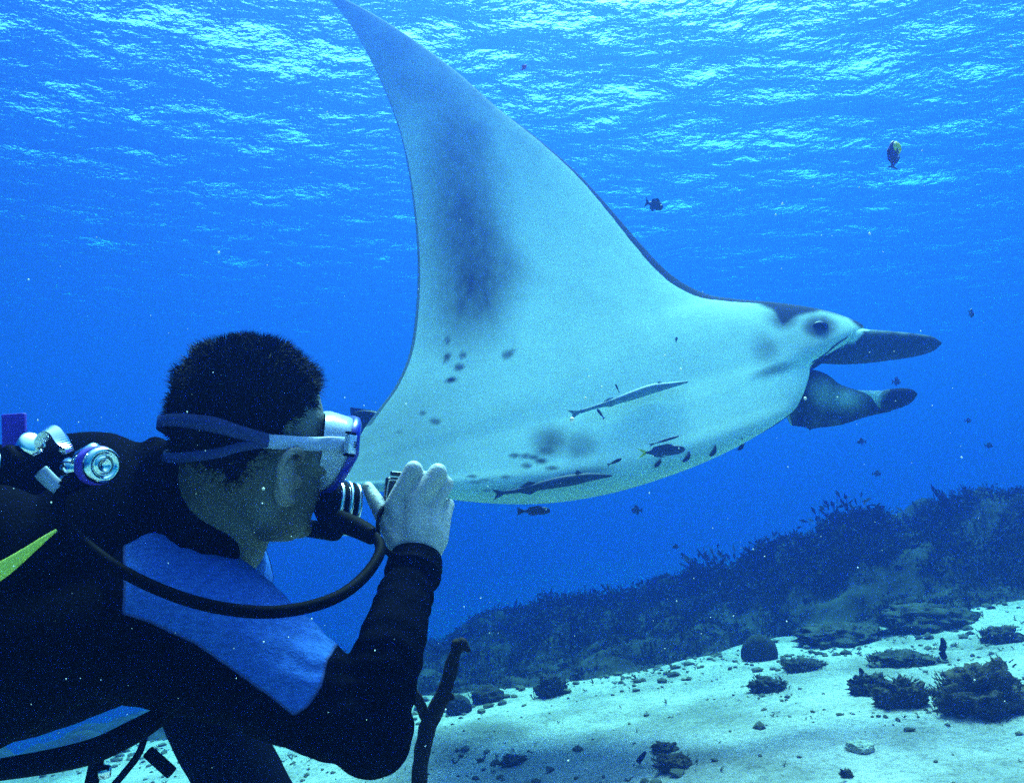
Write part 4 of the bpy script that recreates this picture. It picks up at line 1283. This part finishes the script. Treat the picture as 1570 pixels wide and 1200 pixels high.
yk = link('yoke', recalc(pydata('yoke', v1, f1)), M_chr, su, smooth=False)
link('yoke_screw', lathe_mesh('yoke_screw', [(0, .006), (.002, .013), (.016, .014), (.018, .010)], P(40, 690, .905), Vector((.7, -.5, .5)), 16), M_chr, yk)
link('valve_knob', lathe_mesh('valve_knob', [(0, .016), (.003, .021), (.02, .022), (.024, .018)], P(38, 715, .90), Vector((-.6, -.7, .1)), 18), M_blk, su)
link('gauge_end', lathe_mesh('gauge_end', [(0, .006), (.003, .011), (.02, .012), (.024, .006)], P(-8, 716, .90), Vector((.7, -.5, .2)), 18), M_chr, su)
Mt = Matrix.Translation(P(22, 661, .93)) @ Matrix.Rotation(math.radians(-4), 4, 'Y')
link('tab', box_mesh('tab', .026, .006, .040, .0015, Mt), M_vio, su)['label'] = 'violet blue tab standing up behind the tank valve'
v1, f1 = sweep([P(62, 722, .90), P(78, 738, .90), P(92, 748, .90)], [(.004, .009)] * 3, 12, 6)
link('strap_buckle', recalc(pydata('strap_buckle', v1, f1)), mat('pale plastic', (.25, .32, .5), .5), su)
# hose from first stage round to the second stage
hp = [P(128, 735, .92), P(104, 745, .905), P(90, 768, .895), P(98, 800, .885), P(140, 842, .87), P(205, 885, .855), P(290, 920, .845), P(370, 936, .845), P(440, 936, .855), P(510, 918, .88),
      P(556, 886, .92), P(582, 848, .96), P(578, 826, .985), P(556, 812, 1.0), P(525, 800, 1.02)]
ho = link('hose', pydata('hose', *sweep(hp, [.0066] * 15, 160, 14)), M_hose, su)
link('hose_sleeve', pydata('hose_sleeve', *sweep([P(132, 733, .918), P(112, 739, .909), P(98, 750, .899)], [.011, .0105, .0085], 40, 16, ridge=.07, ridges=7)), M_hose, ho)
link('hose_sleeve', pydata('hose_sleeve', *sweep([P(572, 822, .988), P(550, 810, 1.003), P(520, 798, 1.022)], [.0105, .0125, .0135], 24, 16)), M_hose, ho)
# second stage in the mouth
s0 = H(.110, .004, -.070)
sax = (Rh @ Vector((1, .25, -.12))).normalized()
ss = link('second_stage', lathe_mesh('second_stage', [(-.006, .012), (.002, .022), (.010, .030), (.026, .034), (.040, .0345), (.046, .031), (.047, .012), (.049, .002)], s0, sax, 36), M_blk, su)
for h_, r_ in ((.018, .0335), (.030, .0355), (.042, .0345)):
    link('trim_ring', lathe_mesh('trim_ring', [(h_ - .003, r_ - .002), (h_ - .002, r_ + .001), (h_ + .002, r_ + .001), (h_ + .003, r_ - .002)], s0, sax, 36), M_chr, ss)
bl = Blob(); bl.chain([H(.118, .026, -.098), H(.108, .045, -.104), H(.118, -.03, -.104)], [.016, .012, .012])
link('exhaust_tee', bl.mesh('exhaust_tee', .003, 4), M_blk, ss)
# low hoses and clips under the chest
link('hose', pydata('hose', *sweep([P(-60, 1188, .90), P(20, 1176, .90), P(90, 1164, .90), P(150, 1148, .905), P(215, 1116, .92), P(262, 1086, .95), P(300, 1060, 1.0)], [.011, .012, .013, .0135, .013, .010, .008], 60, 14)), M_hose, su)
link('hose', pydata('hose', *sweep([P(225, 1110, .96), P(215, 1150, .95), P(190, 1185, .94), P(150, 1230, .93)], [.004] * 4, 30, 10)), M_hose, su)
Mc = Matrix.Translation(P(145, 1180, .93))
link('clip', box_mesh('clip', .014, .010, .05, .003, Mc @ Matrix.Rotation(.2, 4, 'Y')), M_blk, su)
link('swivel', lathe_mesh('swivel', [(0, .003), (.002, .007), (.012, .007), (.014, .003)], P(160, 1192, .92), Vector((.1, -.2, 1)), 14), M_chr, su)
link('clip', box_mesh('clip', .04, .012, .012, .003, Matrix.Translation(P(245, 1168, .96)) @ Matrix.Rotation(.7, 4, 'Y')), M_blk, su)

# ------------------------------------------------------------------ action camera in the raised hand
ac = thing('action_camera', P(620, 752, 1.066), 'small black action camera held in the diver\'s raised hand', 'camera')
Mc = Matrix.Translation(P(622, 757, 1.066)) @ Matrix.Rotation(math.radians(6), 4, 'Y') @ Matrix.Rotation(math.radians(12), 4, 'Z')
M_cam = mat('camera plastic', (.01, .01, .015), .35, spec=.5)
link('housing', box_mesh('housing', .056, .022, .040, .004, Mc), M_cam, ac)
link('top_latch', box_mesh('top_latch', .050, .012, .006, .002, Mc @ Matrix.Translation((.002, -.004, .025))), M_cam, ac)
fr0 = [Mc @ Vector((x, -.0115, z)) for x, z in [(-.010, .0165), (-.021, .0165), (-.0245, .013), (-.0245, -.013), (-.021, -.0165), (-.008, -.0165)]]
link('screen_rim', pydata('screen_rim', *sweep(fr0, [.0009] * 6, 40, 8)), mat('pale rim', (.5, .55, .6), .3), ac)
link('record_mark', box_mesh('record_mark', .004, .001, .002, .0003, Mc @ Matrix.Translation((-.004, -.0116, -.001))), mat('red mark', (.7, .08, .04), .4), ac)
ld = [P(596, 776, 1.045), P(584, 784, 1.025), P(579, 806, 1.012), P(584, 830, 1.0), P(600, 850, .985), P(640, 858, .975), P(672, 852, 1.0)]
link('lanyard', pydata('lanyard', *sweep(ld, [(.0024, .0045)] * 7, 50, 8)), M_blk, ac)

# ------------------------------------------------------------------ drifting plankton specks
bm = bmesh.new(); bmesh.ops.create_icosphere(bm, subdivisions=1, radius=1)
ico = (np.array([tuple(x.co) for x in bm.verts]), [tuple(x.index for x in f_.verts) for f_ in bm.faces]); bm.free()
pl = []
for i in range(1500):
    d = 0.35 + 3.6 * rng.random() ** 1.3
    p = P(rng.uniform(-200, 1770), rng.uniform(-150, 1350), d)
    pl.append((tuple(p), min(.0013, rng.lognormal(-8.1, .5)), 0, 0, 0, 0))
scatter('plankton', [ico], pl, mat('plankton', (.8, .8, .75), .8), kind='stuff')

# ------------------------------------------------------------------ the sea water between everything
bm = bmesh.new()
zb, zt = -22, WATER_Z + 0.6
bmesh.ops.create_cube(bm, size=1, matrix=Matrix.Translation((0, 0, (zb + zt) / 2)) @ Matrix.Diagonal((200, 200, zt - zb, 1)))
me = bpy.data.meshes.new('haze'); bm.to_mesh(me); bm.free()
hz = link('haze', me, smooth=False); tag(hz, kind='stuff')
m = bpy.data.materials.new('sea water'); m.use_nodes = True
nt = m.node_tree; nt.nodes.clear()
out = nt.nodes.new('ShaderNodeOutputMaterial')
pv = nt.nodes.new('ShaderNodeVolumePrincipled')
pv.inputs['Color'].default_value = (*SCAT, 1)
pv.inputs['Absorption Color'].default_value = (*ABSC, 1)
pv.inputs['Density'].default_value = DENS
pv.inputs['Anisotropy'].default_value = ANISO
nt.links.new(pv.outputs[0], out.inputs['Volume'])
me.materials.append(m)
